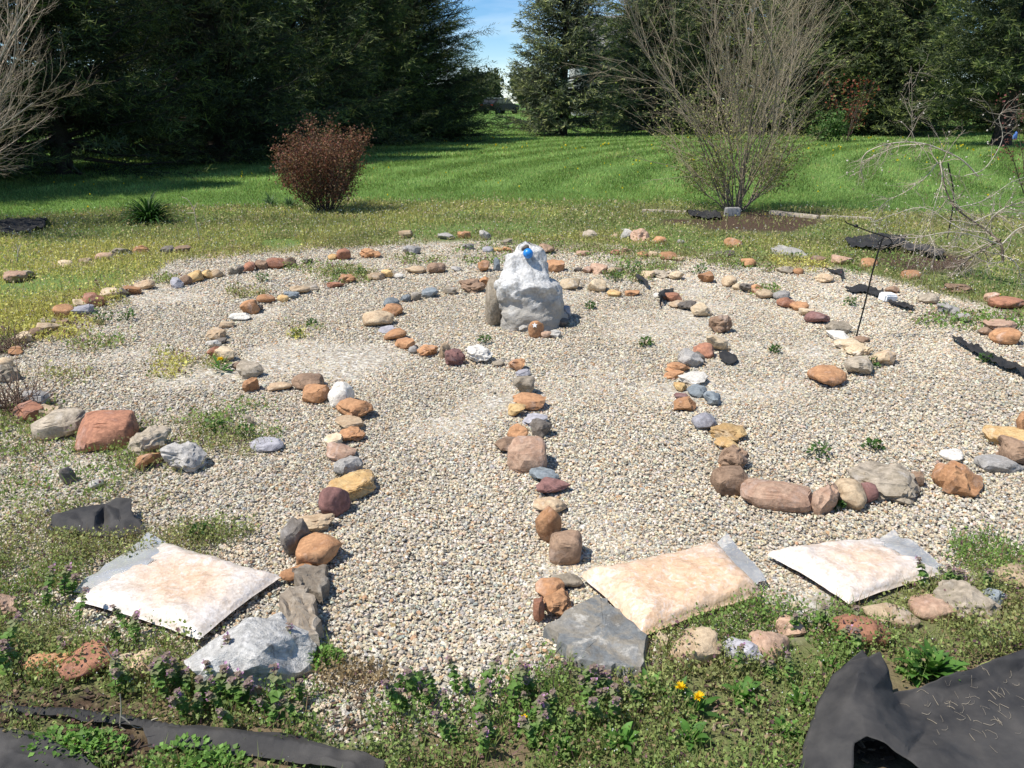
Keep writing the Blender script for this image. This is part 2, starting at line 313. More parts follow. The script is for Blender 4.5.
# ------------------------------------------------------------------ pebbles of the gravel
def wedge(rs, n, r0, r1, half=0.66):
    r = np.sqrt(rs.uniform(r0 * r0, r1 * r1, n)); th = np.where(rs.rand(n) < .8, rs.uniform(-half, half, n), rs.uniform(half, 1.0, n) * rs.choice([-1, 1], n)); return r * np.sin(th), r * np.cos(th)
PEBC = np.array([[.70, .66, .58], [.64, .55, .42], [.53, .43, .31], [.45, .43, .39], [.22, .205, .185], [.46, .30, .18], [.34, .35, .35], [.60, .55, .46], [.38, .31, .23]])
PEBP = np.array([.17, .20, .14, .15, .07, .045, .06, .10, .065])
def pebbles():
    rs = RS(11); parts = []
    iv, jf = ico(1); keep = iv[:, 2] > -.6; idx = np.cumsum(keep) - 1; T1 = (iv[keep], idx[jf[np.all(keep[jf], 1)]]); chip = lambda T: [(T[0] * RS(k).uniform(.62, 1.2, (len(T[0]), 1)), T[1]) for k in range(7)]
    iv, jf = ico(2); keep = iv[:, 2] > -.45; idx = np.cumsum(keep) - 1; T2 = (iv[keep], idx[jf[np.all(keep[jf], 1)]])
    for r0, r1, dens, dia, T in ((1.6, 2.4, 12500, .0101, T2), (2.4, 3.4, 12500, .0103, T1), (3.4, 4.8, 10500, .0110, T1), (4.8, 7.2, 7600, .0126, T1), (7.2, 11.0, 4700, .0155, T1)):
        n = int(.825 * (r1 * r1 - r0 * r0) * dens); x, y = wedge(rs, n, r0, r1)
        kk = rs.rand(n) < np.clip(gravel_mask(x, y) * 1.05, 0, 1) * (1 - .35 * patch_density(x, y)); x, y = x[kk], y[kk]; n = len(x)
        s = dia * .5 * np.exp(rs.normal(0, .30, n)); s = np.clip(s, dia * .24, dia * .95)
        S = np.stack([s * rs.uniform(.9, 1.45, n), s * rs.uniform(.75, 1.1, n), s * rs.uniform(.5, .85, n)], 1)
        a = rs.uniform(0, 6.283, n); tl = rs.normal(0, .35, n); d = np.stack([np.cos(a) * np.cos(tl), np.sin(a) * np.cos(tl), np.sin(tl)], 1)
        R = frames(d, rs.normal(0, .35, n)); z = gz(x, y) - .008 + s * rs.uniform(.1, .5, n) + .006 * noise2(x, y, 2.0, 8)
        c = PEBC[rs.choice(len(PEBP), n, p=PEBP / PEBP.sum())] * rs.uniform(.8, 1.15, (n, 1)) * rs.normal(1, .035, (n, 3))
        c = c * (1 + .10 * noise2(x, y, 1.1, 21))[:, None] * np.array([1.0, .972, .885])
        P = np.stack([x, y, z], 1); w = rs.randint(7, size=n); c = np.clip(c, .02, .85)
        for k, Tk in enumerate(chip(T)): o = w == k; parts.append(inst(Tk[0], Tk[1], P[o], R[o], S[o], c[o]))
    V, F, C = join(parts)
    tag(mesh_np("gravel", V, F, M_peb, C, smooth=False), "pale mixed pebble gravel covering the stone labyrinth", "gravel", kind='stuff')
pebbles()

# ------------------------------------------------------------------ lawn, rough weeds, ground cover
def updir(rs, n, lean):
    a = rs.uniform(0, 6.283, n); t = np.abs(rs.normal(0, lean, n)); return np.stack([np.cos(a) * np.sin(t), np.sin(a) * np.sin(t), np.cos(t)], 1)
def lawn():
    rs = RS(21); parts = []
    for r0, r1, dens, h, w in ((10.5, 17, 950, .058, .011), (17, 26, 420, .068, .018), (26, 40, 170, .08, .032), (40, 62, 50, .09, .06), (62, 120, 8, .12, .12)):
        n = int(.825 * (r1 * r1 - r0 * r0) * dens); x, y = wedge(rs, n, r0, r1); q = lawn_mask(x, y); nz = noise2(x, y, .6, 30)
        kk = rs.rand(n) < q; x, y, nz = x[kk], y[kk], nz[kk]; n = len(x)
        st = np.sin(np.hypot(x - 45, y - 8) * 2 * math.pi / 1.7); st2 = np.sin((y + .25 * x) * 2 * math.pi / 3.4)
        mow = np.where(y > 16, .6 * np.tanh(3 * st) + .4 * np.tanh(3 * st2) * (x < 0), 0)
        d = updir(rs, n, .75); d[:, 1] += .55 * mow; d[:, 0] += .12 * mow
        c = np.array([.23, .34, .095]) * np.exp(rs.normal(0, .22, (n, 1))); yl = (rs.rand(n) < .10 + .12 * (nz > .35))[:, None]
        c = np.where(yl, np.array([.30, .30, .10]) * rs.uniform(.6, 1.2, (n, 1)), c) * (1 + .16 * nz[:, None]) * (1 + .24 * mow[:, None])
        s = rs.uniform(.6, 1.3, n) * (1 + .25 * nz)
        S = np.stack([np.full(n, w) * rs.uniform(.7, 1.4, n), h * s, h * s], 1)
        parts.append(inst(*BLADE1, np.stack([x, y, gz(x, y) - .004], 1), frames(d, rs.uniform(-1.5, 1.5, n)), S, np.clip(c, .005, .8)))
    n = 900; x, y = wedge(rs, n, 12, 45); kk = rs.rand(n) < lawn_mask(x, y) * (noise2(x, y, .25, 44) > -.1); x, y = x[kk], y[kk]; n = len(x)    # dandelion heads
    parts.append(inst(np.array([[-.5, -.5, 0], [.5, -.5, 0], [.5, .5, 0], [-.5, .5, 0.], [0, 0, .5]]), np.array([[0, 1, 4], [1, 2, 4], [2, 3, 4], [3, 0, 4]]), np.stack([x, y, gz(x, y) + .08], 1),
                      frames(updir(rs, n, .5), rs.uniform(0, 6, n)), rs.uniform(.025, .05, n) * (y / 22), np.tile(np.array([.8, .62, .03]), (n, 1))))
    V, F, C = join(parts); tag(mesh_np("lawn_grass", V, F, M_grass, C, smooth=False), "mown green lawn grass dotted with dandelions", "grass", kind='stuff')
lawn()
def meadow():
    rs = RS(22); parts = []
    for r0, r1, dens in ((4.2, 8, 5200), (8, 11, 3600), (11, 17, 1900)):
        n = int(.825 * (r1 * r1 - r0 * r0) * dens); x, y = wedge(rs, n, r0, r1)
        nz = noise2(x, y, .9, 31); kk = rs.rand(n) < back_mask(x, y) * (1 - .9 * in_ell(x, y, MULCH + BARE[:1])) * np.clip(.75 + .5 * nz, .1, 1); x, y, nz = x[kk], y[kk], nz[kk]; n = len(x)
        px, py = W2P(x, y); yel = np.clip(1.3 * sstep(230, 90, px) * sstep(232, 262, py) + .4 * (noise2(x, y, .7, 33) > .1) + .15, 0, 1)
        g = np.array([.235, .265, .095]); yw = np.array([.64, .59, .19]); dr = np.array([.45, .36, .21])
        c = g + (yw - g) * (yel * rs.uniform(.3, 1.1, n))[:, None]; dm = (rs.rand(n) < .2)[:, None]; c = np.where(dm, dr, c) * np.exp(rs.normal(0, .22, (n, 1)))
        far = np.clip(np.hypot(x, y) / 9, .7, 1.6); half = rs.rand(n) < .55
        h = rs.uniform(.03, .085, n) * (1 + .3 * nz); P = np.stack([x, y, gz(x, y) - .005], 1)
        parts.append(inst(*BLADE1, P[half], frames(updir(rs, half.sum(), .75), rs.uniform(-1.5, 1.5, half.sum())), np.stack([.009 * far, h * 1.25, h], 1)[half], c[half]))
        o = ~half; Q = P[o].copy(); Q[:, 2] += rs.uniform(0, .05, o.sum()); sz = rs.uniform(.016, .032, o.sum()) * far[o]
        parts.append(inst(*LEAF, Q, frames(updir(rs, o.sum(), 1.2), rs.uniform(-.7, .7, o.sum())), sz, c[o]))
        f = rs.rand(n) < .03; Q = P[f].copy(); Q[:, 2] += rs.uniform(.05, .09, f.sum()); wc = np.where((rs.rand(f.sum()) < .9)[:, None], np.array([.75, .75, .68]), np.array([.8, .6, .04]))
        parts.append(inst(*LEAF, Q, frames(updir(rs, f.sum(), .9), rs.uniform(-1.5, 1.5, f.sum())), .012 * far[f], wc))
    V, F, C = join(parts); tag(mesh_np("meadow_weeds", V, F, M_leaf, C, smooth=False), "rough yellow green weeds and grass round the gravel's far edge", "weeds", kind='stuff')
meadow()
KEEP = [[(165, 549), (282, 583), (200, 646), (74, 606)], [(719, 552), (762, 600), (640, 643), (580, 582)], [(876, 545), (940, 580), (848, 610), (765, 559)], [(205, 640), (240, 628), (312, 665), (312, 690), (215, 690)],
        [(543, 634), (600, 603), (648, 646), (642, 680), (590, 676)], [(838, 690), (862, 664), (884, 660), (902, 690), (948, 680), (990, 660), (1040, 648), (1300, 630), (1300, 1200), (780, 1200), (800, 768)], [(48, 524), (100, 504), (130, 498), (146, 535), (110, 542), (55, 534)], [(138, 726), (200, 730), (330, 750), (390, 764), (385, 792), (150, 750)], [(-80, 738), (60, 748), (130, 790), (-80, 830)]]
def covered(x, y):                                        # ground hidden under bags, fabric and big stones: nothing grows there
    px, py = W2P(x, y); out = np.zeros(np.shape(x), bool)
    for Hh in KEEP:
        ins = np.zeros(np.shape(x), bool)
        for (x0, y0), (x1, y1) in zip(Hh, Hh[1:] + Hh[:1]): ins ^= ((y0 > py) != (y1 > py)) & (px < (x1 - x0) * (py - y0) / (y1 - y0 + 1e-9) + x0)
        out |= ins
    return out
def ground_cover():
    rs = RS(23); parts = []
    for r0, r1, dens in ((1.1, 3.4, 42000), (3.4, 6.0, 13000), (6.0, 11.0, 9000)):
        n = int(.825 * (r1 * r1 - r0 * r0) * dens); x, y = wedge(rs, n, r0, r1); f = front_mask(x, y); pd = patch_density(x, y); nz = noise2(x, y, 3.3, 41); n2 = noise2(x, y, 9.0, 42, 2)
        den = np.maximum(f * np.clip(.75 + .6 * nz, .08, 1), pd) * (1 - .8 * in_ell(x, y, MULCH)) * (1 - .45 * in_ell(x, y, BARE[2:])) * np.clip(.85 + 1.0 * n2, .06, 1)
        kk = (rs.rand(n) < den) & ~covered(x, y); x, y, nz, n2 = x[kk], y[kk], nz[kk], n2[kk]; n = len(x); yel = patch_density(x, y, (1,)); dry = patch_density(x, y, (2,))
        px, _ = W2P(x, y); ol = np.clip(.35 + .5 * noise2(x, y, 2.1, 43) + .25 * (px < 260), 0, 1)[:, None]
        c = np.array([.18, .285, .068]) * (1 - ol) + np.array([.33, .325, .13]) * ol
        c = np.where((yel > .2)[:, None], np.array([.55, .52, .16]), c); c = np.where(((dry > .2) | (rs.rand(n) < .14))[:, None], np.array([.30, .225, .12]), c)
        pr = (rs.rand(n) < .05)[:, None]; c = np.where(pr, np.array([.17, .09, .10]), c) * np.exp(rs.normal(0, .24, (n, 1)))
        far = np.clip(np.hypot(x, y) / 4, .8, 1.7); P = np.stack([x, y, gz(x, y) + rs.uniform(0, 1, n) ** 1.5 * (.05 + .03 * nz + .03 * n2)], 1)
        o = rs.rand(n) < .8; parts.append(inst(*LEAF, P[o], frames(updir(rs, o.sum(), 1.2), rs.uniform(-.7, .7, o.sum())), (rs.uniform(.007, .0195, n) * far)[o], c[o]))
        o = ~o; P[:, 2] = gz(x, y); parts.append(inst(*BLADE3, P[o], frames(updir(rs, o.sum(), .7), rs.uniform(-1.5, 1.5, o.sum())), np.stack([.0032 * far, rs.uniform(.03, .075, n), rs.uniform(.03, .06, n)], 1)[o], c[o]))
        w = rs.rand(n) < .02; Q = P[w].copy(); Q[:, 2] += rs.uniform(.02, .06, w.sum()); parts.append(inst(*LEAF, Q, frames(updir(rs, w.sum(), 1), rs.uniform(-1, 1, w.sum())), .006 * far[w], np.tile([.72, .72, .66], (w.sum(), 1))))
    V, F, C = join(parts); tag(mesh_np("ground_cover_weeds", V, F, M_leaf, C, smooth=False), "low chickweed and creeping weeds over the front border", "weeds", kind='stuff')
ground_cover()
def chips():                                              # wood chips and straw on the bare soil
    rs = RS(24); n = 16000; x, y = wedge(rs, n, 1.2, 3.6); kk = rs.rand(n) < np.maximum(in_ell(x, y, MULCH), .55 * in_ell(x, y, BARE[2:])); x, y = x[kk], y[kk]; n = len(x)
    BX = boxv(0, .5, 0, 1, 1, 1); a = rs.uniform(0, 6.28, n); d = np.stack([np.cos(a), np.sin(a), rs.normal(0, .2, n)], 1)
    c = np.array([[.20, .135, .085], [.10, .065, .045], [.36, .28, .19], [.05, .035, .028]])[rs.choice(4, n, p=[.4, .3, .12, .18])] * rs.uniform(.7, 1.25, (n, 1))
    V, F, C = inst(BX[0], BX[1], np.stack([x, y, gz(x, y) + rs.uniform(.002, .012, n)], 1), frames(d, rs.normal(0, .5, n)), np.stack([rs.uniform(.003, .010, n), rs.uniform(.01, .034, n), np.full(n, .003)], 1), c)
    tag(mesh_np("mulch_chips", V, F, M_bark, C, smooth=False), "brown bark and wood chip mulch along the front edge", "mulch", kind='stuff')
chips()
def straw():                                              # dry straw lying on the gravel
    rs = RS(26); n = 5200; x, y = wedge(rs, n, 4.5, 8.5); kk = rs.rand(n) < in_ell(x, y, [(300, 325, 38, 7), (285, 322, 20, 5), (165, 372, 20, 5)]); x, y = x[kk], y[kk]; n = len(x); a = rs.uniform(0, 6.28, n)
    V, F, C = inst(*BLADE3, np.stack([x, y, np.full(n, .008) + rs.rand(n) * .02], 1), frames(np.stack([np.cos(a), np.sin(a), rs.normal(.05, .15, n)], 1), rs.normal(0, .4, n)), np.stack([np.full(n, .006), rs.uniform(.04, .12, n), np.full(n, .02)], 1), np.array([.38, .27, .16]) * np.exp(rs.normal(0, .25, (n, 1))))
    tag(mesh_np("dry_straw", V, F, M_leaf, C, smooth=False), "patch of dry straw lying on the left gravel", "straw", kind='stuff')
straw()

# ------------------------------------------------------------------ stones
ROCK = {'O': ("orange brown", (.52, .285, .145), (.40, .205, .10)), 'T': ("tan", (.56, .43, .28), (.44, .31, .19)), 'B': ("brown", (.33, .22, .145), (.24, .155, .10)), 'R': ("reddish brown", (.42, .20, .12), (.31, .145, .09)),
        'P': ("pinkish tan", (.53, .36, .25), (.42, .26, .175)), 'G': ("light grey", (.44, .41, .37), (.33, .31, .28)), 'S': ("slate blue", (.26, .29, .30), (.19, .215, .225)), 'W': ("white", (.74, .69, .60), (.62, .57, .49)),
        'C': ("cream", (.66, .53, .36), (.55, .42, .26)), 'K': ("dark grey", (.21, .18, .15), (.14, .12, .10)), 'M': ("maroon", (.27, .14, .12), (.20, .105, .092)), 'L': ("lavender grey", (.41, .395, .41), (.34, .325, .34)),
        'Y': ("ochre yellow", (.60, .42, .20), (.48, .30, .125)), 'E': ("grey brown", (.44, .37, .28), (.30, .25, .18))}
MR = {k: rock_mat("rock_" + v[0].replace(' ', '_'), v[1], v[2], scale=8 if k not in 'WG' else 10, spots=.45 if k in 'EWG' else .25) for k, v in ROCK.items()}
def facet(P, k, s, sig, rs, Nr=None):                     # broken faces: pull the surface towards planes of random patches
    ix = rs.choice(len(P), k, replace=False); c = P[ix]; nn = (P if Nr is None else Nr)[ix] + rs.normal(0, .18, (k, 3)); nn /= np.linalg.norm(nn, axis=1, keepdims=True)
    d2 = ((P[:, None] - c[None]) ** 2).sum(2); w = np.exp(-(d2 - d2.min(1, keepdims=True)) / sig ** 2); w /= w.sum(1, keepdims=True)
    h = np.einsum('nkj,kj->nk', P[:, None] - c[None], nn); return P - s * np.einsum('nk,kj->nj', w * h, nn)
SHP = {'b': "blocky", 'r': "rounded", 'a': "angular", 'f': "flat", 'l': "rough"}
def stone_mesh(seed, W, D, H, shape, lod=3):
    rs = RS(seed); V, F = ico(lod); e_ = {'r': .84, 'a': .74, 'f': .66, 'l': .8, 'b': .4}[shape]; P = np.sign(V) * np.abs(V) ** e_; P[:, :2] = P[:, :2] @ np.array([[math.cos(.0), 0], [0, 1.]])
    k, lo, hi, am, fi = {'r': (9, .66, .92, .07, .025), 'a': (11, .42, .80, .05, .028), 'f': (9, .52, .85, .06, .03), 'l': (10, .55, .95, .22, .09), 'b': (8, .85, 1.15, .06, .03)}[shape]
    Nn = rs.normal(size=(k, 3)); Nn /= np.linalg.norm(Nn, axis=1, keepdims=True); dd = rs.uniform(lo, hi, k)
    if shape == 'f': Nn[0] = [rs.normal(0, .1), rs.normal(0, .1), 1]; Nn[0] /= np.linalg.norm(Nn[0]); dd[0] = .5; Nn[1:, 2] *= .3; Nn[1:] /= np.linalg.norm(Nn[1:], axis=1, keepdims=True)
    if shape == 'a': Nn[0] = [rs.normal(0, .35), rs.normal(0, .3), 1]; Nn[0] /= np.linalg.norm(Nn[0]); dd[0] = .62
    for q in range(k): P -= np.maximum(0, P @ Nn[q] - dd[q])[:, None] * Nn[q]
    P = facet(P, *{'r': (16, .45, .30), 'a': (24, .8, .13), 'f': (16, .6, .18), 'l': (34, .75, .12), 'b': (16, .35, .16)}[shape], rs); o = rs.uniform(-50, 50, 3); P += V * (am * fbm(P * 1.6 + o, 3) + fi * fbm(P * 6 + o, 3))[:, None]
    P -= (P.max(0) + P.min(0)) / 2; P /= (P.max(0) - P.min(0)); return P * [W, D, H], F
ORD = "first second third fourth fifth sixth seventh eighth ninth tenth eleventh twelfth thirteenth fourteenth fifteenth sixteenth seventeenth eighteenth nineteenth twentieth twenty-first twenty-second twenty-third twenty-fourth twenty-fifth twenty-sixth".split()
SEED = [100]
def stone(cx, by, w, h, colr, shape, label, group, mat=None, rot=None, dep=1.05, name="stone", lod=None, zoff=0, seed=None):
    SEED[0] += 1; sd_ = seed or SEED[0]; rs = RS(SEED[0]); g = G(cx, by); dist = float(np.linalg.norm(g - [0, 0, CAMZ])); s = dist / FPX; dp = math.asin((CAMZ - g[2]) / dist)
    W = w * s; Ht = h * s; D = min(dep * W, .8 * Ht / math.sin(dp)); H = math.sqrt(max(Ht ** 2 - (D * math.sin(dp)) ** 2, 1e-6)) / math.cos(dp); H = max(H, .22 * W, .25 * D)
    if lod is None: lod = 4 if w > 19 else (3 if w > 9 else 2)
    V, F = stone_mesh(sd_, W * .96, D, H * 1.22, shape, lod); V[:, 2] += H * 1.22 / 2 - .24 * H
    u = np.array([g[0], g[1]]) / np.hypot(g[0], g[1]); p = np.array([g[0], g[1]]) + u * D * .48
    o = mesh_np(name, V, F, mat or MR[colr], sharp=24 if shape in 'aflb' else None, loc=(p[0], p[1], float(gz(p[0], p[1])) + zoff))
    o.rotation_euler = (rs.normal(0, .05), rs.normal(0, .05), (rs.normal(0, .25) if rot is None else rot) - math.atan2(g[0], g[1]))
    return tag(o, label, "stone", group)
def row(name, end, items, group="stones lining the labyrinth paths"):
    for q, it in enumerate(items):
        cx, by, w, h, c, s = it[:6]; s_ = s
        lab = it[6] if len(it) > 6 else f"{ROCK[c][0]} {SHP[s]} stone, {ORD[q]} from the {end}, {name}"
        stone(cx, by, w, h, c, s_, lab, group)

row("row behind the white boulder", "near end", [
    
    (297, 581, 36, 11, 'O', 'f', "flat rust slab half under the big orange stone"), (318, 569, 49, 31, 'O', 'r', "big smooth orange stone at the front of the left row"),
    (297, 557, 30, 33, 'K', 'a', "dark pointed stone leaning beside the big orange stone"), (313, 534, 46, 18, 'T', 'l'), (336, 518, 31, 28, 'M', 'r', "mauve brown round stone below the long rust lump"),
    (350, 503, 57, 24, 'Y', 'l', "long lumpy rust ochre stone with pitted surface"), (362, 486, 30, 14, 'Y', 'l'), (350, 480, 30, 21, 'G', 'a'), (340, 463, 33, 17, 'P', 'a'), (335, 449, 21, 12, 'C', 'f'), (351, 443, 29, 14, 'O', 'l'), (350, 431, 28, 13, 'T', 'f'),
    (355, 421, 38, 21, 'O', 'a'), (341, 408, 27, 23, 'W', 'r', "smooth pale egg shaped stone at the corner of the left row")])
row("left bend of stones", "egg shaped stone", [(316, 404, 31, 17, 'O', 'f'), (309, 392, 33, 17, 'B', 'r'), (280, 391, 25, 8, 'T', 'r'), (251, 392, 18, 13, 'O', 'a'), (250, 378, 26, 14, 'E', 'f', "grey brown plate stone propped on the left-hand bend"), (238, 370, 11, 8, 'B', 'a'),
    (226, 362, 20, 13, 'C', 'a'), (215, 358, 14, 10, 'R', 'a'), (214, 349, 15, 8, 'W', 'a'), (221, 344, 12, 5, 'K', 'f'), (217, 340, 19, 10, 'T', 'l'), (227, 328, 15, 6, 'T', 'f'), (240, 321, 22, 6, 'W', 'f')])
row("arc behind the straw patch", "left end", [(250, 314, 20, 13, 'O', 'r'), (258, 311, 11, 6, 'K', 'a'), (267, 303, 18, 8, 'O', 'r'), (283, 302, 11, 6, 'Y', 'r'), (292, 299, 16, 6, 'S', 'f'), (300, 295, 20, 8, 'T', 'r'), (312, 291, 15, 7, 'E', 'a'),
    (336, 288, 19, 4, 'R', 'f'), (348, 283, 18, 8, 'O', 'l'), (376, 280, 17, 7, 'T', 'r'), (387, 278, 12, 8, 'Y', 'a'), (399, 278, 10, 4, 'W', 'r'), (416, 274, 21, 7, 'T', 'r'), (436, 273.5, 20, 10, 'B', 'a'), (456, 271, 11, 4, 'G', 'f'), (484, 272, 15, 11, 'O', 'a'), (497, 271, 8, 13, 'S', 'a')])
row("outer arc beside the yellow weeds", "near end", [(5, 369, 15, 9, 'T', 'r'), (17, 355, 12, 6, 'O', 'a'), (24, 343, 17, 8, 'C', 'a'), (35, 338, 17, 8, 'B', 'r'), (47, 334, 18, 10, 'T', 'a'), (50, 326, 17, 6, 'E', 'f'), (63, 326, 14, 5, 'B', 'f'), (65, 318, 18, 11, 'O', 'r'), (82, 316, 23, 9, 'L', 'f'),
    (82, 309, 14, 8, 'C', 'a'), (95, 307, 22, 12, 'R', 'r'), (112, 300, 18, 10, 'C', 'l'), (122, 297, 13, 8, 'E', 'a'), (132, 295, 17, 7, 'O', 'f'), (145, 290, 20, 9, 'T', 'a')])
row("long left back arc", "left end", [(177, 288, 14, 9, 'L', 'a'), (186, 285, 12, 9, 'B', 'r'), (196, 282, 16, 10, 'Y', 'r'), (207, 279, 14, 8, 'Y', 'a'), (217, 278, 14, 8, 'T', 'r'), (234, 275, 11, 7, 'E', 'a'), (241, 274, 8, 8, 'K', 'a'), (250, 272, 14, 9, 'R', 'r'), (262, 270, 14, 9, 'B', 'a'), (276, 269, 19, 9, 'R', 'b'), (290, 267, 14, 9, 'B', 'r'),
    (308, 264, 11, 5, 'K', 'f'), (333, 260, 10, 5, 'Y', 'r'), (344, 260, 15, 10, 'R', 'r'), (371, 258, 23, 9, 'O', 'l'), (410, 255, 21, 9, 'G', 'a'), (468, 250, 12, 6, 'G', 'f'), (488, 253, 12, 6, 'L', 'r'), (498, 252, 11, 4, 'Y', 'f'), (507, 252, 9, 5, 'O', 'a')])
row("weed-grown outermost arc", "left end", [(16, 283, 21, 9, 'P', 'f'), (26, 279, 15, 7, 'E', 'a'), (66, 268, 15, 6, 'C', 'f'), (86, 265, 13, 6, 'T', 'f'), (105, 262, 17, 8, 'P', 'r'), (120, 258, 20, 9, 'E', 'a'), (142, 255, 16, 9, 'O', 'a'), (168, 255, 14, 7, 'K', 'f'), (184, 254, 16, 7, 'B', 'f')], "stones on the outer rim of the labyrinth")
row("back rim below the lawn", "left end", [(406, 239, 15, 8, 'T', 'f'), (446, 240, 19, 6, 'G', 'f'), (464, 239, 15, 7, 'O', 'f'), (485, 240, 13, 9, 'G', 'a'), (506, 245, 13, 5, 'E', 'f'), (589, 240, 14, 9, 'E', 'a'), (615, 239, 7, 5, 'T', 'r'), (626, 241, 12, 11, 'W', 'a'), (640, 243, 21, 13, 'P', 'a'), (660, 245, 15, 8, 'O', 'r'), (681, 244, 7, 4, 'G', 'r'), (732, 248, 19, 9, 'O', 'r')], "stones on the outer rim of the labyrinth")
row("straight middle row", "near end", [(557, 619, 33, 24, 'O', 'l', "rough orange stone, front of two at the slate slab's corner"), (549, 602, 30, 20, 'O', 'r', "smooth orange stone, rear of two at the slate slab's corner"), (538, 622, 13, 20, 'R', 'f'), (566, 588, 34, 12, 'E', 'r'),
    (565, 564, 34, 29, 'B', 'b', "square brown block at the near end of the middle row"), (550, 543, 28, 33, 'O', 'r', "upright smooth orange tan stone behind the square brown block"), (550, 515, 32, 17, 'T', 'r'), (553, 497, 37, 17, 'M', 'a', "dark red stone, the only red one in the middle row"), (544, 482, 32, 13, 'S', 'a'),
    (527, 473, 43, 31, 'P', 'b', "big tan stone with pale flat top in the middle row"), (508, 455, 31, 17, 'B', 'a'), (518, 446, 23, 20, 'O', 'a'), (541, 438, 24, 18, 'K', 'a'), (535, 427, 27, 12, 'L', 'f'), (517, 418, 19, 13, 'Y', 'a'), (528, 412, 38, 17, 'O', 'f'), (524, 396, 23, 19, 'E', 'a'), (523, 376, 18, 5, 'L', 'f'), (517, 371, 18, 11, 'O', 'a', "coral orange stone at the far end of the middle row")])
row("hooked row before the white rock", "spotted white stone", [(479, 364, 30, 17, 'W', 'l', "white stone with dark spots at the end of the hooked row"), (498, 366, 13, 5, 'E', 'r'), (455, 366, 22, 15, 'M', 'a', "maroon faceted stone beside the spotted white stone"), (445, 358, 13, 14, 'T', 'a'), (428, 357, 23, 11, 'O', 'l'), (414, 353, 11, 7, 'G', 'a'), (405, 349, 19, 9, 'O', 'f'), (396, 341, 24, 11, 'O', 'r'), (388, 334, 20, 6, 'L', 'f'), (379, 328, 33, 16, 'T', 'r', "big tan boulder where the hooked row turns"), (393, 317, 22, 12, 'O', 'r'), (391, 307, 16, 8, 'S', 'r'), (406, 302, 11, 7, 'S', 'a'), (416, 301, 12, 8, 'E', 'a'), (430, 298, 18, 8, 'S', 'f'), (450, 295, 14, 7, 'E', 'f'), (472, 293, 27, 12, 'B', 'l'), (484, 288, 11, 11, 'O', 'a')])
row("curving row beyond the middle path", "near end", [(775, 511, 72, 27, 'P', 'b', "longest pinkish brown block stone at the near end of its row"), (729, 495, 38, 25, 'B', 'b'), (732, 472, 31, 22, 'B', 'l'), (725, 453, 25, 13, 'Y', 'a'), (726, 444, 38, 18, 'Y', 'l'), (703, 431, 25, 16, 'L', 'r'), (684, 412, 23, 14, 'O', 'a'), (711, 405, 17, 12, 'S', 'a'), (697, 397, 21, 10, 'S', 'f'), (680, 399, 14, 5, 'M', 'f'), (680, 391, 15, 8, 'Y', 'a'), (692, 386, 31, 13, 'W', 'a'), (673, 379, 23, 6, 'O', 'f'), (678, 374, 25, 11, 'O', 'a'), (690, 368, 27, 16, 'G', 'a'), (698, 363, 11, 10, 'K', 'a'), (703, 358, 22, 13, 'R', 'r'), (718, 352, 25, 15, 'C', 'a'), (720, 333, 24, 17, 'B', 'l'), (701, 317, 22, 12, 'C', 'a'), (687, 311, 19, 9, 'K', 'l'), (677, 308, 18, 7, 'T', 'r'), (672, 302, 19, 8, 'R', 'f')])
row("short front row at the right", "long pinkish block", [(822, 515, 25, 27, 'P', 'a'), (848, 510, 31, 24, 'T', 'r'), (866, 503, 18, 18, 'M', 'r'), (880, 501, 66, 33, 'E', 'l', "big rough grey weathered stone in the right front row"), (914, 487, 15, 15, 'B', 'a'), (956, 497, 44, 30, 'O', 'a', "large orange wedge stone alone right of the rough grey stone"), (950, 461, 21, 10, 'W', 'r', "flat white pebble stone alone behind the orange wedge")])
row("cluster at the gravel's right edge", "near side", [(998, 473, 42, 13, 'G', 'f'), (1016, 466, 32, 22, 'B', 'a'), (1005, 448, 42, 15, 'Y', 'f'), (1022, 432, 14, 16, 'O', 'a')])
row("row ending near the metal hook", "near end", [(825, 388, 38, 17, 'O', 'r', "large orange loaf shaped stone nearest in the hook's row"), (857, 376, 29, 17, 'E', 'a'), (880, 366, 27, 14, 'T', 'a'), (858, 357, 26, 11, 'C', 'l'), (846, 350, 25, 9, 'C', 'f'), (861, 343, 15, 6, 'B', 'a'), (837, 340, 25, 6, 'W', 'f'), (837, 334, 25, 11, 'E', 'f'), (816, 324, 22, 11, 'M', 'r'), (806, 316, 15, 7, 'C', 'f'), (799, 311, 19, 8, 'O', 'r'), (786, 308, 21, 9, 'R', 'r'), (781, 300, 17, 8, 'G', 'r'), (764, 299, 17, 8, 'T', 'r'), (756, 294, 11, 9, 'O', 'a'), (747, 293, 16, 9, 'K', 'l'), (737, 290, 11, 6, 'C', 'r'), (729, 287, 16, 10, 'T', 'r'), (706, 283, 18, 10, 'O', 'a')])
row("inner back row right of white rock", "rock end", [(570, 290, 20, 11, 'C', 'r'), (597, 292, 21, 12, 'C', 'r'), (614, 297, 15, 6, 'Y', 'f'), (632, 297, 15, 6, 'O', 'f'), (657, 298, 8, 5, 'W', 'r')])
row("second back row behind the white rock", "rock end", [(555, 272, 21, 11, 'O', 'r'), (578, 272, 9, 4, 'K', 'f'), (587, 273, 9, 6, 'P', 'a'), (599, 274, 19, 10, 'P', 'l'), (614, 275, 15, 7, 'T', 'r'), (649, 278, 19, 6, 'T', 'f'), (661, 278, 20, 7, 'E', 'l'), (676, 280, 15, 8, 'C', 'a')])
